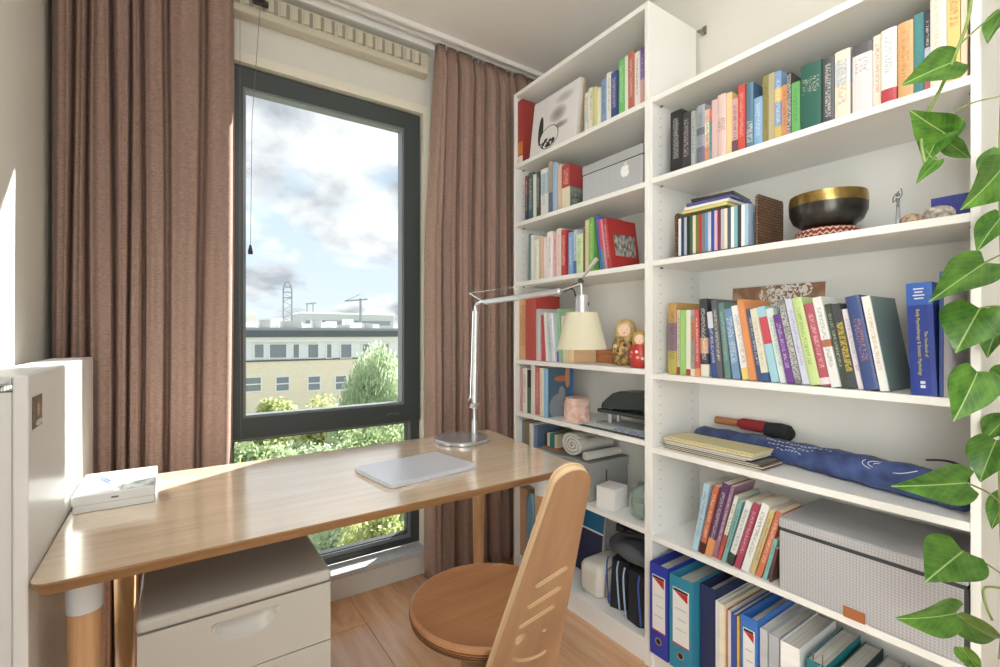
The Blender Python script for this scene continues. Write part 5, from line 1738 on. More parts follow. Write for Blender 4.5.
# bottom right of the tall bookcase
z7 = ZL['s7']
pf = thing('blue_picture_frame', 'dark blue framed picture leaning inside the bottom of tall bookcase', 'picture', (1.52, 1.54, z7))
pfm, N_, L_, b_ = node_setup('night_blue_print', .35)
tc = N_.new('ShaderNodeTexCoord'); sp = N_.new('ShaderNodeSeparateXYZ'); L_.new(tc.outputs['Generated'], sp.inputs[0])
nz = N_.new('ShaderNodeTexNoise'); nz.inputs['Scale'].default_value = 14; L_.new(tc.outputs['Generated'], nz.inputs['Vector'])
col = mix_node(N_, L_, math_node(N_, L_, 'GREATER_THAN', sp.outputs['Z'], .62), mix_node(N_, L_, nz.outputs['Fac'], C(24, 28, 56), C(58, 54, 88)), C(22, 104, 146))
L_.new(col, b_.inputs['Base Color'])
bm = bx(0, .010, 1.432, 1.66, 0, .30, .001, 1)
pr = obj('print', bm, pfm); pr.location = (1.50, 0, z7 + .002); pr.rotation_euler = (0, math.radians(8), 0); adopt(pr, pf)
bm = bx(-.001, 0, 1.432, 1.66, .183, .190); q_ = obj('white_line', bm, mat('paper_white', C(236, 236, 232), .7)); q_.location = (1.50, 0, z7 + .002); q_.rotation_euler = (0, math.radians(8), 0); adopt(q_, pf)
bm = bx(-.002, .012, 1.428, 1.434, 0, .302, .001, 1); q_ = obj('frame_edge', bm, mat('frame_grey', C(186, 188, 186), .4)); q_.location = (1.50, 0, z7 + .002); q_.rotation_euler = (0, math.radians(8), 0); adopt(q_, pf)
po = thing('white_pouch', 'soft white toiletry pouch on the bottom board of tall bookcase', 'pouch', (1.44, 1.365, z7))
bm = bx(1.372, 1.56, 1.310, 1.432, z7 + .0005, z7 + .135, .034, 5)
rnd = random.Random(5)
for v in bm.verts:
    v.co += Vector((rnd.uniform(-.002, .002), rnd.uniform(-.002, .002), 0))
obj('pouch_body', bm, mat('white_nylon', C(226, 222, 212), .6), po, True)
obj('zip', tube(curve_pts([(1.40, 1.306, z7 + .02), (1.40, 1.304, z7 + .07), (1.41, 1.306, z7 + .115), (1.45, 1.312, z7 + .128)], 14), .003, 8), mat('zip_grey', C(140, 136, 128), .5), po, True)
# cycling gloves and black straps
M_GLV = mat('black_knit', C(40, 42, 46), .9, bump=((300, 300, 300), .4))
M_GREYK = mat('grey_knit', C(84, 86, 90), .95, bump=((260, 260, 260), .5))
M_BLUES = mat('blue_stripe', C(62, 92, 170), .6)
M_WHITES = mat('pale_piping', C(170, 190, 214), .6)
def garment(label, y0, y1, x, seed):
    t = thing('cycling_garment', label, 'garment', (x + .05, (y0 + y1) / 2, z7), 'black sports clothes')
    rnd = random.Random(seed)
    bm = bmesh.new()
    n = 22; lv = 9
    rings = []
    for j in range(lv):
        v = j / (lv - 1)
        z = z7 + .001 + .180 * v
        w = (y1 - y0) / 2 * (1 - .12 * v) ; d = .065 * (1 - .25 * v)
        rings.append([bm.verts.new((x + .07 + d * math.cos(a) * (1 + .14 * math.sin(3 * a + seed)) , (y0 + y1) / 2 + w * math.sin(a) * (1 + .10 * math.sin(4 * a + v * 2 + seed)), z)) for a in (2 * math.pi * i / n for i in range(n))])
    for a, b in zip(rings, rings[1:]):
        for i in range(n):
            j = (i + 1) % n; bm.faces.new((a[i], a[j], b[j], b[i]))
    bm.faces.new(rings[0][::-1]); bm.faces.new(rings[-1])
    obj('cloth', bm, M_GLV, t, True)
    for k, yy in enumerate((.18, .78)):
        Y_ = y0 + (y1 - y0) * yy
        obj('piping', tube(curve_pts([(x + .004 + .02 * abs(yy - .5), Y_, z7 + .010), (x + .002 + .02 * abs(yy - .5), Y_ + .006, z7 + .08), (x + .012, Y_ + .014, z7 + .15), (x + .028, Y_ + .02, z7 + .180)], 14), .0032, 8), (M_BLUES, M_WHITES)[(k + seed) % 2], t, True)
    return t
garment('folded black sports garment with blue piping beside the white pouch', 1.214, 1.300, 1.385, 1)
garment('folded black sports garment with blue piping in the bottom corner', 1.092, 1.206, 1.365, 2)
cuf = thing('grey_cap', 'dark grey knitted cap on top of the black garments', 'cap', (1.44, 1.15, z7 + .20))
bm = bmesh.new()
ring_pts = [(1.445 + .058 * math.cos(a), 1.192 + .082 * math.sin(a), z7 + .242 + .018 * math.sin(2 * a + 1) + .02 * math.sin(a + .4)) for a in (2 * math.pi * i / 20 for i in range(21))]
tube(ring_pts, [.026 + .005 * math.sin(i * 1.3) for i in range(21)], 12, bm, cap=False)
bmesh.ops.remove_doubles(bm, verts=bm.verts, dist=.0008)
obj('knit_roll', bm, M_GREYK, cuf, True)
obj('crown', lathe([(0, .030), (.035, .026), (.052, .010), (.054, -.004), (0, -.006)], 24, (1.445, 1.192, z7 + .242)), M_GREYK, cuf, True)
sp_ = thing('coiled_strap', 'coiled black strap lying on the grey knitted cap', 'strap', (1.44, 1.17, z7 + .27))
for k in range(3):
    pts = [(1.445 + (.052 - .012 * k) * math.cos(a), 1.192 + (.080 - .018 * k) * math.sin(a), z7 + .314 + .009 * k + .006 * math.sin(2 * a + k)) for a in (2 * math.pi * i / 24 for i in range(25))]
    obj('loop', tube(pts, .0048, 8, flat=1.6), M_BLACK, sp_, True)
obj('buckle', bx(1.38, 1.402, 1.20, 1.236, z7 + .310, z7 + .326, .003), M_BLACK, sp_)

# ---------------------------------------------------------------- things on the lower bookcase
zc = ZR['C']
# woven CD rack
M_WICK, N_, L_, b_ = node_setup('brown_woven_wicker', .6)
tc = N_.new('ShaderNodeTexCoord'); br = N_.new('ShaderNodeTexBrick'); mp = N_.new('ShaderNodeMapping')
mp.inputs['Rotation'].default_value = (math.radians(90), 0, 0)
L_.new(tc.outputs['Object'], mp.inputs['Vector']); L_.new(mp.outputs[0], br.inputs['Vector'])
br.inputs['Scale'].default_value = 1; br.inputs['Brick Width'].default_value = .022; br.inputs['Row Height'].default_value = .0085; br.inputs['Mortar Size'].default_value = .0012
br.inputs['Color1'].default_value = C(126, 92, 66); br.inputs['Color2'].default_value = C(98, 70, 50); br.inputs['Mortar'].default_value = C(52, 38, 28)
L_.new(br.outputs['Color'], b_.inputs['Base Color'])
bp = N_.new('ShaderNodeBump'); bp.inputs['Strength'].default_value = .6; bp.inputs['Distance'].default_value = .002
L_.new(br.outputs['Fac'], bp.inputs['Height']); bp.invert = True; L_.new(bp.outputs[0], b_.inputs['Normal'])
ry0, ry1, rx0, rx1 = .695, .964, 1.365, 1.512
cr = thing('woven_cd_rack', 'brown woven open-fronted rack packed with compact discs', 'rack', (1.43, (ry0 + ry1) / 2, zc))
obj('base', bx(rx0, rx1, ry0, ry1, zc + .0005, zc + .006), M_WICK, cr)
obj('back', bx(rx1 - .006, rx1, ry0, ry1, zc + .006, zc + .142), M_WICK, cr)
for yy in (ry0, ry1 - .006):
    obj('side', bx(rx0, rx1 - .006, yy, yy + .006, zc + .006, zc + .142), M_WICK, cr)
    obj('rim', tube([(rx0, yy + .003, zc + .004), (rx0, yy + .003, zc + .140), (rx0 + .006, yy + .003, zc + .145), (rx1 - .004, yy + .003, zc + .145)], .0042, 8), M_WICK, cr, True)
rnd = random.Random(31)
cdm = bpy.data.meshes.new('cd_case'); b0 = bx(0, .138, -.0050, .0050, 0, .122, .0008, 1); b0.to_mesh(cdm); b0.free()
cd_cols = ['white:230,230,228', 'navy:52,66,110', 'silver:176,182, 190', 'black:46,46,50', 'forest green:70,100,66', 'ivory:232,224,200', 'olive:120,128,70', 'brick red:190,70,64', 'grey:128,130,134', 'sky blue:110,160,200', 'pearl:214,214,222',
           'cobalt blue:60,90,180', 'pale pink:230,190,196', 'plum:120,60,90', 'light grey:196,198,200', 'cream:240,232,214', 'slate:90,100,112', 'chalk white:246,246,246', 'aqua:130,190,196', 'charcoal:70,70,72', 'snow white:250,250,248', 'pale blue:180,206,228']
y = ry1 - .014
for k, cc in enumerate(cd_cols):
    nm, rgb = cc.split(':')
    me = cdm.copy(); me.materials.append(mat('cd_spine_' + nm.replace(' ', '_'), C(*[int(v) for v in rgb.split(',')]), .25))
    o = link_mesh('cd_case', me, (rx0 + .002, y, zc + .0065), (0, 0, 0), (1, .97, 1))
    tag(o, '%s compact disc case standing in the brown woven rack' % nm, 'cd case', 'compact discs in the woven rack')
    y -= .0105
# discs lying on the rack: they rest on the upright cases
zz = zc + .1290
for k, (nm, rgb, tw, ln) in enumerate((('dark olive', (80, 84, 60), 0, .150), ('yellow and white', (220, 206, 130), 2, .150), ('bone white', (232, 228, 216), 3, .148), ('violet-blue', (88, 92, 150), 5, .146), ('black and gold', (60, 56, 52), 9, .13))):
    bm = bx(-.068, .068, -ln / 2, ln / 2, 0, .0095, .001, 1)
    bmesh.ops.rotate(bm, verts=bm.verts, cent=(0, 0, 0), matrix=Matrix.Rotation(math.radians(tw), 3, 'Z'))
    o = obj('flat_cd_case', bm, mat('flat_cd_%d' % k, C(*rgb), .25))
    o.location = (1.434, .872 - .006 * k, zz); zz += .0102
    tag(o, '%s compact disc case lying flat on top of the woven rack' % nm, 'cd case', 'compact discs on the woven rack')

# singing bowl on its cushion
cu_ = thing('bowl_cushion', 'round red patterned cushion under the metal bowl', 'cushion', (1.47, .562, zc))
M_CUSH, N_, L_, b_ = node_setup('red_zigzag_cloth', .85)
tc = N_.new('ShaderNodeTexCoord'); sp = N_.new('ShaderNodeSeparateXYZ'); L_.new(tc.outputs['Object'], sp.inputs[0])
at = math_node(N_, L_, 'ARCTAN2', math_node(N_, L_, 'SUBTRACT', sp.outputs['Y'], .562), math_node(N_, L_, 'SUBTRACT', sp.outputs['X'], 1.47))
zig = math_node(N_, L_, 'PINGPONG', math_node(N_, L_, 'MULTIPLY', at, 5.0), .5)
w_ = math_node(N_, L_, 'ADD', math_node(N_, L_, 'MULTIPLY', sp.outputs['Z'], 75.0), zig)
st_ = math_node(N_, L_, 'GREATER_THAN', math_node(N_, L_, 'FRACT', w_), .66)
col = mix_node(N_, L_, st_, C(132, 52, 44), C(226, 196, 176)); L_.new(col, b_.inputs['Base Color'])
obj('cloth', lathe([(0, .0005), (.058, .001), (.070, .008), (.076, .018), (.073, .029), (.060, .035), (.030, .033), (0, .032)], 48, (1.47, .562, zc)), M_CUSH, cu_, True)
bw = thing('singing_bowl', 'dark bronze singing bowl with brass rim on red cushion', 'bowl', (1.47, .562, zc + .034))
M_BRZ = mat('dark_hammered_bronze', C(92, 90, 86), .32, .85, noise=((26, 26, 26), C(60, 58, 56), .5), bump=((70, 70, 70), .4))
M_BRASS = mat('brass_rim', C(190, 160, 100), .28, .95, noise=((40, 40, 40), C(150, 120, 70), .4))
bz = zc + .0345
obj('bowl', lathe([(0, 0), (.042, 0), (.060, .006), (.080, .022), (.0895, .044), (.0905, .064), (.0885, .066), (.0860, .046), (.076, .026), (.056, .011), (.040, .006), (0, .006)], 56, (1.47, .562, bz)), M_BRZ, bw, True)
obj('rim', lathe([(.0906, .063), (.0912, .075), (.0885, .092), (.0858, .092), (.0880, .075), (.0876, .063)], 56, (1.47, .562, bz)), M_BRASS, bw, True)

# figurine, stones, blue book
fg = thing('metal_figurine', 'thin pewter stick figurine standing beside the stones', 'figurine', (1.42, .395, zc))
fc = Vector((1.42, .395, zc))
M_PEW = mat('pewter', C(130, 130, 130), .35, .9)
obj('foot', lathe([(0, .0004), (.010, .0004), (.010, .003), (0, .004)], 16, fc), M_PEW, fg, True)
for s_ in (-1, 1):
    obj('leg', tube([fc + Vector((0, s_ * .004, .003)), fc + Vector((0, s_ * .002, .055))], .0013, 8), M_PEW, fg, True)
obj('torso', tube([fc + Vector((0, 0, .053)), fc + Vector((0, 0, .062)), fc + Vector((0, 0, .074))], [.0035, .0028, .0042], 10), M_PEW, fg, True)
obj('arm', tube(curve_pts([fc + Vector((0, .003, .072)), fc + Vector((0, .009, .066)), fc + Vector((-.004, .007, .078)), fc + Vector((-.002, -.003, .090))], 12), .0012, 6), M_PEW, fg, True)
obj('arm', tube(curve_pts([fc + Vector((0, -.003, .072)), fc + Vector((0, -.008, .082)), fc + Vector((-.002, -.006, .096))], 10), .0012, 6), M_PEW, fg, True)
bm = bmesh.new(); bmesh.ops.create_uvsphere(bm, u_segments=12, v_segments=8, radius=.0048); bmesh.ops.translate(bm, verts=bm.verts, vec=fc + Vector((0, 0, .082)))
obj('head', bm, M_PEW, fg, True)
def stone(label, c, r, sc, col1, col2, seed):
    rnd = random.Random(seed)
    bm = bmesh.new(); bmesh.ops.create_icosphere(bm, subdivisions=3, radius=1)
    off = [(Vector((rnd.gauss(0, 1), rnd.gauss(0, 1), rnd.gauss(0, 1))).normalized(), rnd.uniform(.1, .3)) for _ in range(14)]
    for v in bm.verts:
        n = v.co.normalized(); f = 1 + rnd.uniform(-.03, .03)
        for d, a in off:
            f += a * max(0, n.dot(d) - .75)
        v.co = Vector((n.x * r * sc[0] * f, n.y * r * sc[1] * f, max(n.z * r * sc[2] * f, -r * sc[2] * .72)))
        v.co += Vector(c) + Vector((0, 0, r * sc[2] * .72 + .0004))
    return tag(obj('mineral_stone', bm, mat('stone_%d' % seed, C(*col1), .8, noise=((90, 90, 90), C(*col2), .35), bump=((160, 160, 160), .8)), None, True), label, 'stone', 'mineral stones')
stone('brownish rough mineral stone next to the figurine', (1.405, .364, zc), .021, (1, 1, .75), (206, 186, 158), (120, 84, 56), 3)
stone('greyish white rough mineral stone in front of blue book', (1.405, .318, zc), .025, (1, 1.05, .82), (222, 214, 200), (128, 118, 110), 4)
lb = book(.302, .085, zc, .066, 1.46, .145, 'blue book lying on its long edge behind the stones', book_mat(C(62, 72, 150), (), None), 0, True)

# feather picture at the back of the leaning row
fp, N_, L_, b_ = node_setup('brown_feather_print', .4)
tc = N_.new('ShaderNodeTexCoord'); sp = N_.new('ShaderNodeSeparateXYZ'); L_.new(tc.outputs['Generated'], sp.inputs[0])
wv = N_.new('ShaderNodeTexWave'); wv.inputs['Scale'].default_value = 4; wv.inputs['Distortion'].default_value = 6; L_.new(tc.outputs['Generated'], wv.inputs['Vector'])
col = mix_node(N_, L_, wv.outputs['Fac'], C(150, 110, 84), C(196, 164, 134))
fn = N_.new('ShaderNodeTexNoise'); fn.inputs['Scale'].default_value = 14; fn.inputs['Distortion'].default_value = 2.0; L_.new(tc.outputs['Generated'], fn.inputs['Vector'])
for cy_, cz_, ry_, rz_ in ((.56, .90, .12, .10), (.38, .86, .16, .14), (.22, .94, .10, .08), (.46, .76, .12, .12)):
    e1, _ = ell(N_, L_, sp, cy_, cz_, ry_, rz_); col = mix_node(N_, L_, math_node(N_, L_, 'MULTIPLY', e1, math_node(N_, L_, 'GREATER_THAN', fn.outputs['Fac'], .47)), col, C(244, 242, 238))
L_.new(col, b_.inputs['Base Color'])
zd = ZR['D']
fpt = thing('feather_photo', 'brown photograph with white feathers leaning behind the leaning row', 'photograph', (1.59, .76, zd))
pr = obj('print', bx(0, .0015, .618, .902, 0, .292), fp); pr.location = (1.578, 0, zd + .001); pr.rotation_euler = (0, math.radians(5), 0); adopt(pr, fpt)
pr = obj('mount', bx(.0016, .004, .606, .906, 0, .297), M_CARD); pr.location = (1.578, 0, zd + .001); pr.rotation_euler = (0, math.radians(5), 0); adopt(pr, fpt)

# magazines on the next shelf
ze = ZR['E']
mcols = [(226, 214, 180), (96, 76, 66), (240, 238, 232), (150, 120, 92), (236, 232, 214), (120, 116, 110), (244, 242, 236), (196, 190, 182), (238, 234, 222), (104, 88, 76), (232, 216, 168), (214, 204, 158)]
mnames = ['beige', 'dark brown', 'white', 'tan', 'ivory', 'dark grey', 'bright white', 'light grey', 'off-white', 'brown', 'pale yellow', 'straw-yellow']
mz_ = ze + .0005
rnd = random.Random(9)
for k, c_ in enumerate(mcols):
    th = (.003, .002, .0035, .002, .004, .002, .0035, .003, .004, .002, .006, .005)[k]
    x0_ = XF + .012 + rnd.uniform(0, .012); yy0 = .700 + rnd.uniform(-.02, .012) + (.02 if k > 5 else 0); yy1 = 1.012 - rnd.uniform(0, .015)
    m_ = mat('magazine_%d' % k, C(*c_), .5, noise=((2, 2, 900), tuple(v * .8 for v in C(*c_)[:3]) + (1,), .4))
    o = obj('magazine', bx(x0_, x0_ + .112, yy0, yy1, mz_, mz_ + th, .0006, 1), m_)
    tag(o, '%s magazine, %s from the bottom of the flat stack' % (mnames[k], ('first', 'second', 'third', 'fourth', 'fifth', 'sixth', 'seventh', 'eighth', 'ninth', 'tenth', 'eleventh', 'twelfth')[k]), 'magazine', 'flat stack of magazines')
    mz_ += th + .0003
# blue umbrella bag lying across the shelf
M_BAG, N_, L_, b_ = node_setup('blue_nylon_bag', .45)
tc = N_.new('ShaderNodeTexCoord'); nz = N_.new('ShaderNodeTexNoise'); nz.inputs['Scale'].default_value = 22; nz.inputs['Detail'].default_value = 3; L_.new(tc.outputs['Object'], nz.inputs['Vector'])
rp = N_.new('ShaderNodeValToRGB'); rp.color_ramp.elements[0].position = .35; rp.color_ramp.elements[1].position = .7
rp.color_ramp.elements[0].color = C(44, 58, 104); rp.color_ramp.elements[1].color = C(76, 96, 150)
L_.new(nz.outputs['Fac'], rp.inputs[0]); L_.new(rp.outputs[0], b_.inputs['Base Color'])
bp = N_.new('ShaderNodeBump'); bp.inputs['Strength'].default_value = .5; bp.inputs['Distance'].default_value = .006
L_.new(nz.outputs['Fac'], bp.inputs['Height']); L_.new(bp.outputs[0], b_.inputs['Normal'])
bag = thing('fabric_tube_bag', 'long blue fabric bag with white lettering lying across the shelf', 'bag', (1.47, .6, ze))
axis = [(1.552, 1.005, ze + .030), (1.548, .92, ze + .030), (1.535, .80, ze + .031), (1.508, .66, ze + .033), (1.476, .52, ze + .036), (1.448, .40, ze + .038), (1.418, .275, ze + .040)]
pts = curve_pts(axis, 36)
rads = [.014, .024] + [.028 + .010 * min(1, i / 24) for i in range(2, len(pts) - 1)] + [.036]
bm = bmesh.new(); tube(pts, rads[:len(pts)], 18, bm)
for v in bm.verts:
    v.co += Vector((math.sin(v.co.y * 41) * .002, 0, math.sin(v.co.y * 57 + v.co.x * 90) * .0022))
    if v.co.z < ze + .001: v.co.z = ze + .001
obj('fabric', bm, M_BAG, bag, True)
# white printed spiral and lettering-like print on the bag, as thin raised print
def on_bag(y, up_):
    """point on the room side of the bag at position y, up_ = angle from horizontal"""
    for a, b in zip(pts, pts[1:]):
        if b.y <= y <= a.y or a.y <= y <= b.y:
            f = (y - a.y) / (b.y - a.y + 1e-9); c = a + (b - a) * f
            r = .0385 if y < .6 else .0365
            return c + Vector((-math.cos(up_) * r, 0, math.sin(up_) * r))
    return pts[-1]
spl = []
for i in range(40):
    a = i / 39 * 4.2 * math.pi
    r = .006 + .021 * i / 39
    spl.append(on_bag(.438 + r * 1.3 * math.cos(a), .75 + r * 17 * math.sin(a) * .9))
obj('printed_spiral', tube(spl, .0009, 6), M_WPR, bag)
obj('printed_swoosh', tube([on_bag(.438 - .03 - .05 * i / 12, .75 - .28 + .5 * (i / 12) ** 2) for i in range(13)], .0009, 6), M_WPR, bag)
rnd = random.Random(2)
bm = bmesh.new()
for rowk, (up_, ya_, yb_) in enumerate(((1.05, .74, .55), (.70, .73, .60), (.4, .70, .63))):
    y = ya_
    while y > yb_:
        L1 = rnd.uniform(.004, .010)
        a1, a2 = on_bag(y, up_), on_bag(y - L1, up_ + rnd.uniform(-.12, .12))
        tube([a1 + Vector((-.0004, 0, 0)), a2 + Vector((-.0004, 0, 0))], .0010, 5, bm)
        y -= L1 + rnd.uniform(.003, .007)
q_ = obj('printed_lettering', bm, M_WPR, bag); q_['kind'] = 'stuff'
obj('webbing_loop', tube(curve_pts([(1.50, .36, ze + .083), (1.47, .32, ze + .094), (1.46, .29, ze + .090), (1.455, .262, ze + .080)], 14), .006, 8, flat=.4), M_BLACK, bag, True)
# folded umbrella behind it
um = thing('folded_umbrella', 'folded red and black umbrella with wooden handle at shelf back', 'umbrella', (1.57, .84, mz_))
uy = ze + .082
obj('handle', tube([(1.588, .955, uy), (1.588, .875, uy)], .013, 14), M_WB, um, True)
obj('red_canopy', tube([(1.590, .875, uy), (1.590, .86, uy), (1.590, .782, uy)], [.013, .019, .019], 16), mat('red_umbrella_cloth', C(150, 40, 48), .8), um, True)
obj('black_sleeve', tube([(1.590, .783, uy - .004), (1.590, .74, uy - .006), (1.590, .712, uy - .008), (1.590, .700, uy - .008)], [.022, .027, .025, .012], 16), M_GLV, um, True)

# grey woven storage box
zf = ZR['Fs']
M_WOV, N_, L_, b_ = node_setup('grey_woven_paper', .7)
tc = N_.new('ShaderNodeTexCoord'); ck = N_.new('ShaderNodeTexChecker'); ck.inputs['Scale'].default_value = 210
mp = N_.new('ShaderNodeMapping'); mp.inputs['Rotation'].default_value = (math.radians(45), math.radians(0), math.radians(0)); mp.inputs['Location'].default_value = (.0031, .0031, .0031)
L_.new(tc.outputs['Object'], mp.inputs['Vector']); L_.new(mp.outputs[0], ck.inputs['Vector'])
ck.inputs['Color1'].default_value = C(192, 192, 195); ck.inputs['Color2'].default_value = C(170, 171, 174)
L_.new(ck.outputs['Color'], b_.inputs['Base Color'])
bp = N_.new('ShaderNodeBump'); bp.inputs['Strength'].default_value = .5; bp.inputs['Distance'].default_value = .0015
L_.new(ck.outputs['Fac'], bp.inputs['Height']); L_.new(bp.outputs[0], b_.inputs['Normal'])
wvb = thing('woven_storage_box', 'large grey woven storage box with dark seam and leather tab', 'storage box', (1.47, .44, zf))
gy0, gy1 = .2595, .630
obj('body', bx(1.346, 1.600, gy0, gy1, zf + .0005, zf + .158, .004), M_WOV, wvb)
obj('seam_band', bx(1.3475, 1.598, gy0 + .0015, gy1 - .0015, zf + .157, zf + .167), mat('dark_band', C(62, 66, 70), .6), wvb)
obj('lid', bx(1.344, 1.602, gy0 - .001, gy1 + .001, zf + .166, zf + .194, .004), M_WOV, wvb)
obj('corner_edging', bx(1.3445, 1.352, gy0 - .0015, gy0 + .006, zf + .002, zf + .158, .001, 1), mat('dark_band', C(62, 66, 70), .6), wvb)
lt = P(854, 632, X=1.3425)
obj('leather_tab', bx(1.3405, 1.3445, lt.y - .022, lt.y + .022, zf + .0005, zf + .026, .001, 1), mat('tan_leather', C(170, 104, 62), .6), wvb)

# ---------------------------------------------------------------- binders and folders on the bottom board
zg = ZR['G']
def binder(label, y0, y1, x, h, d, colr, lab=True, lever=False):
    m = mat('binder_%d_%d_%d' % colr, C(*colr), .4)
    t = thing('lever_arch_binder', label, 'binder', (x + d / 2, (y0 + y1) / 2, zg), 'binders on the bottom board')
    hw = (y1 - y0) / 2
    o = prism([(0, -hw), (d, -hw), (d, -hw + .0025), (.0025, -hw + .0025), (.0025, hw - .0025), (d, hw - .0025), (d, hw), (0, hw)], h)
    bmesh.ops.translate(o, verts=o.verts, vec=(x, (y0 + y1) / 2, zg + .0005))
    obj('cover', o, m, t)
    obj('papers', bx(x + .035, x + d - .012, y0 + .006, y1 - .010, zg + .003, zg + h - .022), mat('paper_stack', C(224, 222, 216), .8, noise=((4, 700, 4), C(180, 178, 172), .4)), t)
    if lab:
        w = (y1 - y0) * .70
        yc_ = (y0 + y1) / 2
        lo = obj('spine_label', bx(x - .0006, x + .0002, yc_ - w / 2, yc_ + w / 2, zg + h * .27, zg + h * .88), mat('label_paper', C(236, 236, 232), .6), t)
        obj('label_red_line', bx(x - .0009, x - .0005, yc_ - w / 2, yc_ + w / 2, zg + h * .27, zg + h * .285), mat('label_red', C(196, 52, 48), .6), lo)
        obj('label_black_corner', bx(x - .0009, x - .0005, yc_ - w / 2 + .004, yc_ + w / 2 - .002, zg + h * .845, zg + h * .870), mat('label_black', C(40, 38, 38), .6), lo)
        tri = flat_holes('label_red_wedge', [[(-.5, .5), (.5, .5), (.5, -.5)]], .0004, mat('label_red', C(196, 52, 48), .6))
        tri.matrix_basis = Matrix.Translation((x - .0009, yc_, zg + h * .80)) @ Matrix(((0, 0, -1), (-1, 0, 0), (0, 1, 0))).to_4x4() @ Matrix.Diagonal((w * .82, h * .085, 1, 1))
        adopt(tri, lo)
        for k, f in enumerate((.66, .55, .44)):
            obj('written_line', bx(x - .0009, x - .0005, yc_ - w * .34, yc_ + w * (.30 - .1 * (k % 2)), zg + h * f, zg + h * f + .0016), mat('pencil_grey', C(150, 150, 156), .7), lo)
        rg = lathe([(.0085, -.001), (.0125, -.001), (.0125, .001), (.0085, .001)], 24)
        bmesh.ops.rotate(rg, verts=rg.verts, cent=(0, 0, 0), matrix=Matrix.Rotation(math.radians(90), 3, 'Y'))
        bmesh.ops.translate(rg, verts=rg.verts, vec=(x - .001, yc_, zg + h * .17))
        ro = obj('finger_ring', rg, M_CHROME, t, True)
        dk = lathe([(0, -.0006), (.0086, -.0006), (.0086, .0006), (0, .0006)], 20)
        bmesh.ops.rotate(dk, verts=dk.verts, cent=(0, 0, 0), matrix=Matrix.Rotation(math.radians(90), 3, 'Y'))
        bmesh.ops.translate(dk, verts=dk.verts, vec=(x - .0005, yc_, zg + h * .17))
        obj('finger_hole', dk, mat('hole_black', C(16, 16, 20), .8), ro)
    return t
binder('royal blue lever-arch binder with white label at the divider', .950, 1.020, 1.306, .300, .285, (48, 62, 168))
binder('turquoise lever-arch binder with white label beside the royal blue', .862, .944, 1.306, .292, .285, (52, 140, 170))
binder('dark navy binder without label behind the turquoise one', .806, .856, 1.336, .288, .27, (44, 54, 92), False)
FOLD = [('white plastic folder beside the dark navy binder', .792, .802, 1.330, .262, (222, 224, 222)),
        ('cream folder right of the white plastic one', .772, .789, 1.326, .262, (232, 226, 206)),
        ('thin orange-brown folder beside the cream one', .764, .770, 1.332, .250, (196, 130, 76)),
        ('white and grey folder left of the indigo one', .754, .762, 1.328, .252, (214, 214, 218)),
        ('indigo folder on the bottom board', .738, .752, 1.326, .250, (70, 88, 160)),
        ('yellow and white striped folder right of the indigo one', .728, .736, 1.328, .248, (222, 184, 92)),
        ('slim dark folder left of the bright blue binder', .721, .726, 1.330, .246, (70, 70, 76))]
def folder(label, y0, y1, x, h, colr, d=.22):
    t = thing('document_folder', label, 'folder', (x + d / 2, (y0 + y1) / 2, zg), 'folders on the bottom board')
    hw = (y1 - y0) / 2
    o = prism([(0, -hw), (d, -hw), (d, -hw + .001), (.001, -hw + .001), (.001, hw - .001), (d, hw - .001), (d, hw), (0, hw)], h)
    bmesh.ops.translate(o, verts=o.verts, vec=(x, (y0 + y1) / 2, zg + .0005))
    obj('cover', o, mat('folder_%d_%d_%d' % colr, C(*colr), .45, noise=((5, 5, 30), tuple(min(1, v * 1.15) for v in C(*colr)[:3]) + (1,), .4)), t)
    obj('papers', bx(x + .002, x + d - .006, y0 + .0012, y1 - .0012, zg + .002, zg + h - .004), mat('paper_stack', C(224, 222, 216), .8), t)
for f_ in FOLD:
    folder(*f_)
binder('bright blue lever-arch binder with a label among the folders', .672, .718, 1.316, .268, .275, (64, 124, 206))
for f_ in [('light grey folder right of the bright blue binder', .648, .668, 1.322, .252, (190, 194, 198)),
           ('grey plastic folder with a steel clip', .618, .644, 1.320, .250, (176, 180, 186)),
           ('thick white report folder with printed spine', .566, .612, 1.316, .250, (238, 238, 238)),
           ('teal folder under the woven grey box', .508, .550, 1.318, .238, (36, 124, 130)),
           ('dark green folder beside the teal one', .462, .500, 1.330, .222, (44, 66, 66)),
           ('grey wallet folder at the right end of the bottom board', .420, .456, 1.340, .205, (140, 144, 148)),
           ('black folder near the right side panel', .372, .412, 1.345, .200, (52, 54, 58))]:
    folder(*f_)
# loose spectacles-like clips on top of the folders
wcl = thing('wire_clip', 'bright wire clip hanging over the teal folder', 'clip', (1.33, .525, zg + .24))
obj('wire', tube(curve_pts([(1.322, .536, zg + .262), (1.320, .536, zg + .240), (1.317, .530, zg + .233), (1.317, .522, zg + .233), (1.320, .516, zg + .240), (1.322, .516, zg + .262)], 20), .0016, 6), M_CHROME, wcl, True)

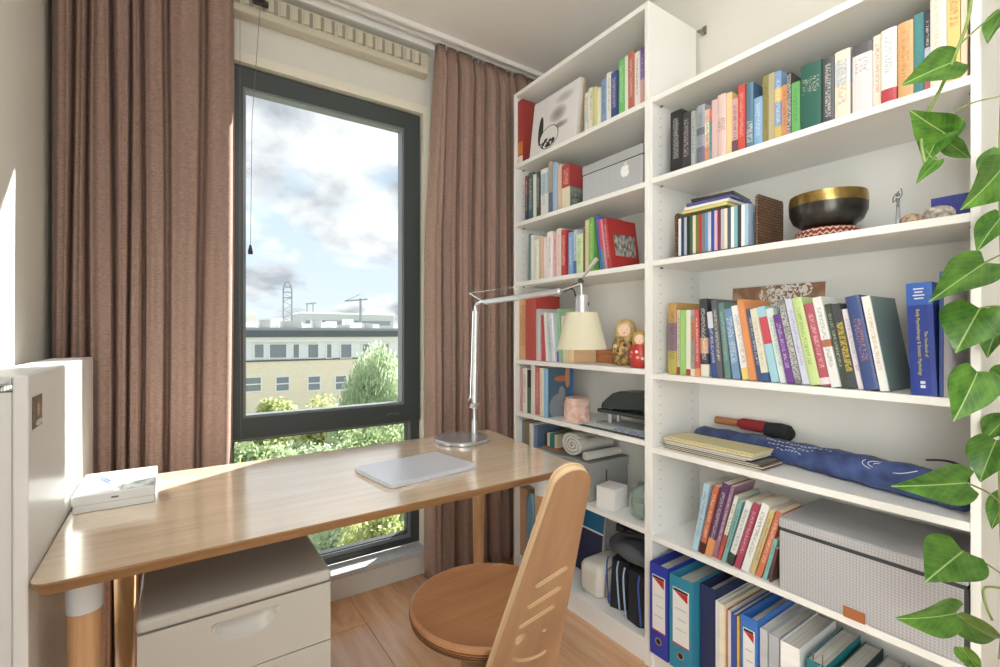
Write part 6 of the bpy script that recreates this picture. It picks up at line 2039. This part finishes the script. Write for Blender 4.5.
# ---------------------------------------------------------------- trailing plant
M_LEAFP, N_, L_, b_ = node_setup('pothos_leaf', .32)
tc = N_.new('ShaderNodeTexCoord'); sp = N_.new('ShaderNodeSeparateXYZ'); L_.new(tc.outputs['Generated'], sp.inputs[0])
oi = N_.new('ShaderNodeObjectInfo')
nz = N_.new('ShaderNodeTexNoise'); nz.inputs['Scale'].default_value = 3; nz.noise_dimensions = '4D'; L_.new(tc.outputs['Generated'], nz.inputs['Vector'])
L_.new(math_node(N_, L_, 'MULTIPLY', oi.outputs['Random'], 30.0), nz.inputs['W'])
rp = N_.new('ShaderNodeValToRGB'); rp.color_ramp.elements[0].position = .3; rp.color_ramp.elements[1].position = .75
rp.color_ramp.elements[0].color = C(50, 96, 30); rp.color_ramp.elements[1].color = C(106, 152, 60)
L_.new(nz.outputs['Fac'], rp.inputs[0])
ab = math_node(N_, L_, 'ABSOLUTE', math_node(N_, L_, 'SUBTRACT', sp.outputs['Y'], .5))
rib = math_node(N_, L_, 'LESS_THAN', ab, .012)
vn = math_node(N_, L_, 'PINGPONG', math_node(N_, L_, 'ADD', math_node(N_, L_, 'MULTIPLY', sp.outputs['X'], 7.0), math_node(N_, L_, 'MULTIPLY', ab, -7.0)), .5)
vein = math_node(N_, L_, 'MULTIPLY', math_node(N_, L_, 'LESS_THAN', vn, .05), .16)
col = mix_node(N_, L_, vein, rp.outputs[0], C(160, 192, 110))
col = mix_node(N_, L_, math_node(N_, L_, 'MULTIPLY', rib, .8), col, C(176, 202, 130))
hs = N_.new('ShaderNodeHueSaturation'); L_.new(math_node(N_, L_, 'MULTIPLY_ADD', oi.outputs['Random'], .35, .82), hs.inputs['Value']); L_.new(col, hs.inputs['Color'])
L_.new(hs.outputs[0], b_.inputs['Base Color'])
tl_ = N_.new('ShaderNodeBsdfTranslucent'); L_.new(hs.outputs[0], tl_.inputs['Color'])
mx_ = N_.new('ShaderNodeMixShader'); mx_.inputs[0].default_value = .22
L_.new(b_.outputs[0], mx_.inputs[1]); L_.new(tl_.outputs[0], mx_.inputs[2]); L_.new(mx_.outputs[0], N_['Material Output'].inputs['Surface'])
M_STEM = mat('vine_stem', C(112, 140, 66), .5, noise=((30, 30, 30), C(150, 166, 96), .4))

def leaf_mesh():
    """heart-shaped leaf, petiole at x=0, tip at x=1, half width .5 at scale 1"""
    ns_, nw = 22, 8
    vs, fs = [], []
    for i in range(ns_ + 1):
        s = i / ns_
        w = .56 * (math.sin(math.pi * s ** .62) ** .82) * (1 - .34 * s * s) if 0 < s < 1 else .006
        for j in range(-nw, nw + 1):
            q = j / nw
            x = s - .17 * abs(q) * (1 - s) ** 4 * min(1, w * 6)
            y = w * q
            z = .10 * abs(q) * w * 1.6 - .16 * (s - .35) ** 2 * 1.0 - .025 * math.sin(7 * s) * abs(q)
            vs.append((x, y, z))
    row_ = 2 * nw + 1
    for i in range(ns_):
        for j in range(row_ - 1):
            a = i * row_ + j
            fs.append((a, a + 1, a + 1 + row_, a + row_))
    me = bpy.data.meshes.new('leaf'); me.from_pydata(vs, [], fs); me.update()
    me.materials.append(M_LEAFP)
    me.polygons.foreach_set('use_smooth', [True] * len(me.polygons))
    return me
LM = leaf_mesh()
plant = thing('trailing_pothos', 'trailing pothos with heart-shaped leaves over the right bookcase edge', 'plant', (1.50, .32, ZR['A']))
def leaf(p0, p1, width, t0, t1, roll=0.0):
    """p0 petiole end, p1 tip (measured positions with their distances), width in metres"""
    a, b = P(p0[0], p0[1], T=t0), P(p1[0], p1[1], T=t1)
    u = b - a; ln = u.length; u.normalize()
    view = (Vector((0, 0, EYE)) - (a + b) / 2).normalized()
    n = (view - u * view.dot(u)).normalized()
    n.rotate(Matrix.Rotation(roll, 3, u))
    w = n.cross(u)
    o = bpy.data.objects.new('leaf', LM); COL.objects.link(o)
    o.matrix_basis = Matrix.Translation(a) @ Matrix((u * ln, w * width, n * ln)).transposed().to_4x4()
    return adopt(o, plant)
def stem(pl, r=.0022):
    """pl: (px, py, distance)"""
    return obj('stem', tube(curve_pts([P(x, y, T=t) for x, y, t in pl], 30), r, 8), M_STEM, plant, True)
leaf((957, 60), (906, 82), .060, .86, .84, .25)
leaf((946, 134), (911, 112), .056, .85, .83, -.2)
leaf((946, 122), (925, 162), .060, .87, .86, .3)
leaf((947, 141), (970, 159), .034, .88, .87, .5)
leaf((938, 160), (916, 183), .022, .85, .85, .3)
leaf((1003, 168), (966, 208), .072, .84, .82, -.5)
leaf((1004, 150), (984, 184), .055, .90, .90, .4)
leaf((986, 262), (933, 298), .066, .84, .81, .15)
leaf((980, 308), (956, 351), .086, .84, .83, .1)
leaf((978, 372), (955, 421), .066, .85, .84, -.25)
leaf((996, 440), (979, 481), .062, .87, .86, .3)
leaf((968, 483), (899, 487), .064, .84, .80, -.15)
leaf((963, 551), (927, 580), .082, .84, .81, .1)
leaf((957, 614), (901, 621), .060, .83, .80, -.55)
leaf((957, 616), (1003, 645), .048, .84, .88, .5)
leaf((962, 648), (980, 672), .030, .85, .85, .4)
leaf((1003, 214), (976, 250), .050, .92, .92, .4)
leaf((1006, 310), (985, 356), .062, .93, .92, .5)
leaf((1008, 372), (986, 398), .050, .93, .92, -.4)
leaf((1006, 418), (984, 440), .050, .93, .93, .5)
leaf((1008, 495), (990, 528), .042, .93, .93, .5)
leaf((1004, 10), (986, 42), .040, .92, .92, .7)
stem([(968, -60, .90), (971, -10, .88), (968, 20, .87), (955, 55, .86), (940, 90, .86), (925, 118, .86), (921, 140, .86), (926, 168, .86)], .0028)
stem([(1010, 2, .92), (980, 26, .89), (957, 47, .865)], .0016)
stem([(1010, 94, .92), (975, 102, .89), (955, 112, .87), (946, 122, .87)], .0014)
stem([(926, 120, .86), (936, 132, .855), (946, 134, .85)], .0012)
stem([(926, 150, .86), (932, 158, .855), (938, 160, .85)], .001)
stem([(932, 136, .862), (940, 140, .87), (947, 141, .88)], .001)
stem([(1012, -60, .96), (1004, 60, .95), (1000, 160, .93), (1002, 260, .92), (1004, 380, .93), (1000, 480, .92), (1004, 600, .92), (1000, 660, .90)], .0030)
stem([(1008, 252, .90), (998, 256, .87), (986, 262, .84)], .0016)
stem([(1010, 308, .90), (995, 306, .87), (980, 308, .84)], .0015)
stem([(1010, 386, .90), (995, 374, .87), (978, 372, .85)], .0015)
stem([(1012, 512, .90), (990, 494, .87), (968, 483, .84)], .0016)
stem([(1012, 582, .90), (990, 566, .87), (963, 551, .84)], .0016)
stem([(1010, 640, .92), (985, 628, .87), (957, 615, .835)], .0016)
stem([(1003, 588, .92), (984, 588, .90), (986, 606, .89), (992, 620, .89)], .0022)
# pot out of the frame on the bookcase top
obj('pot', lathe([(0, .0006), (.060, .0006), (.078, .12), (.082, .125), (.074, .125), (.072, .118), (0, .110)], 36, (1.50, .325, ZR['A'])), mat('terracotta_pot', C(180, 110, 80), .8), plant, True)
obj('vine_start', tube(curve_pts([(1.50, .325, ZR['A'] + .11), (1.44, .31, ZR['A'] + .19), (1.34, .27, ZR['A'] + .17), P(968, -60, T=.90)], 20), .0028, 8), M_STEM, plant, True)
obj('vine_start', tube(curve_pts([(1.50, .325, ZR['A'] + .11), (1.45, .27, ZR['A'] + .19), (1.42, .22, ZR['A'] + .15), P(1012, -60, T=.96)], 20), .003, 8), M_STEM, plant, True)
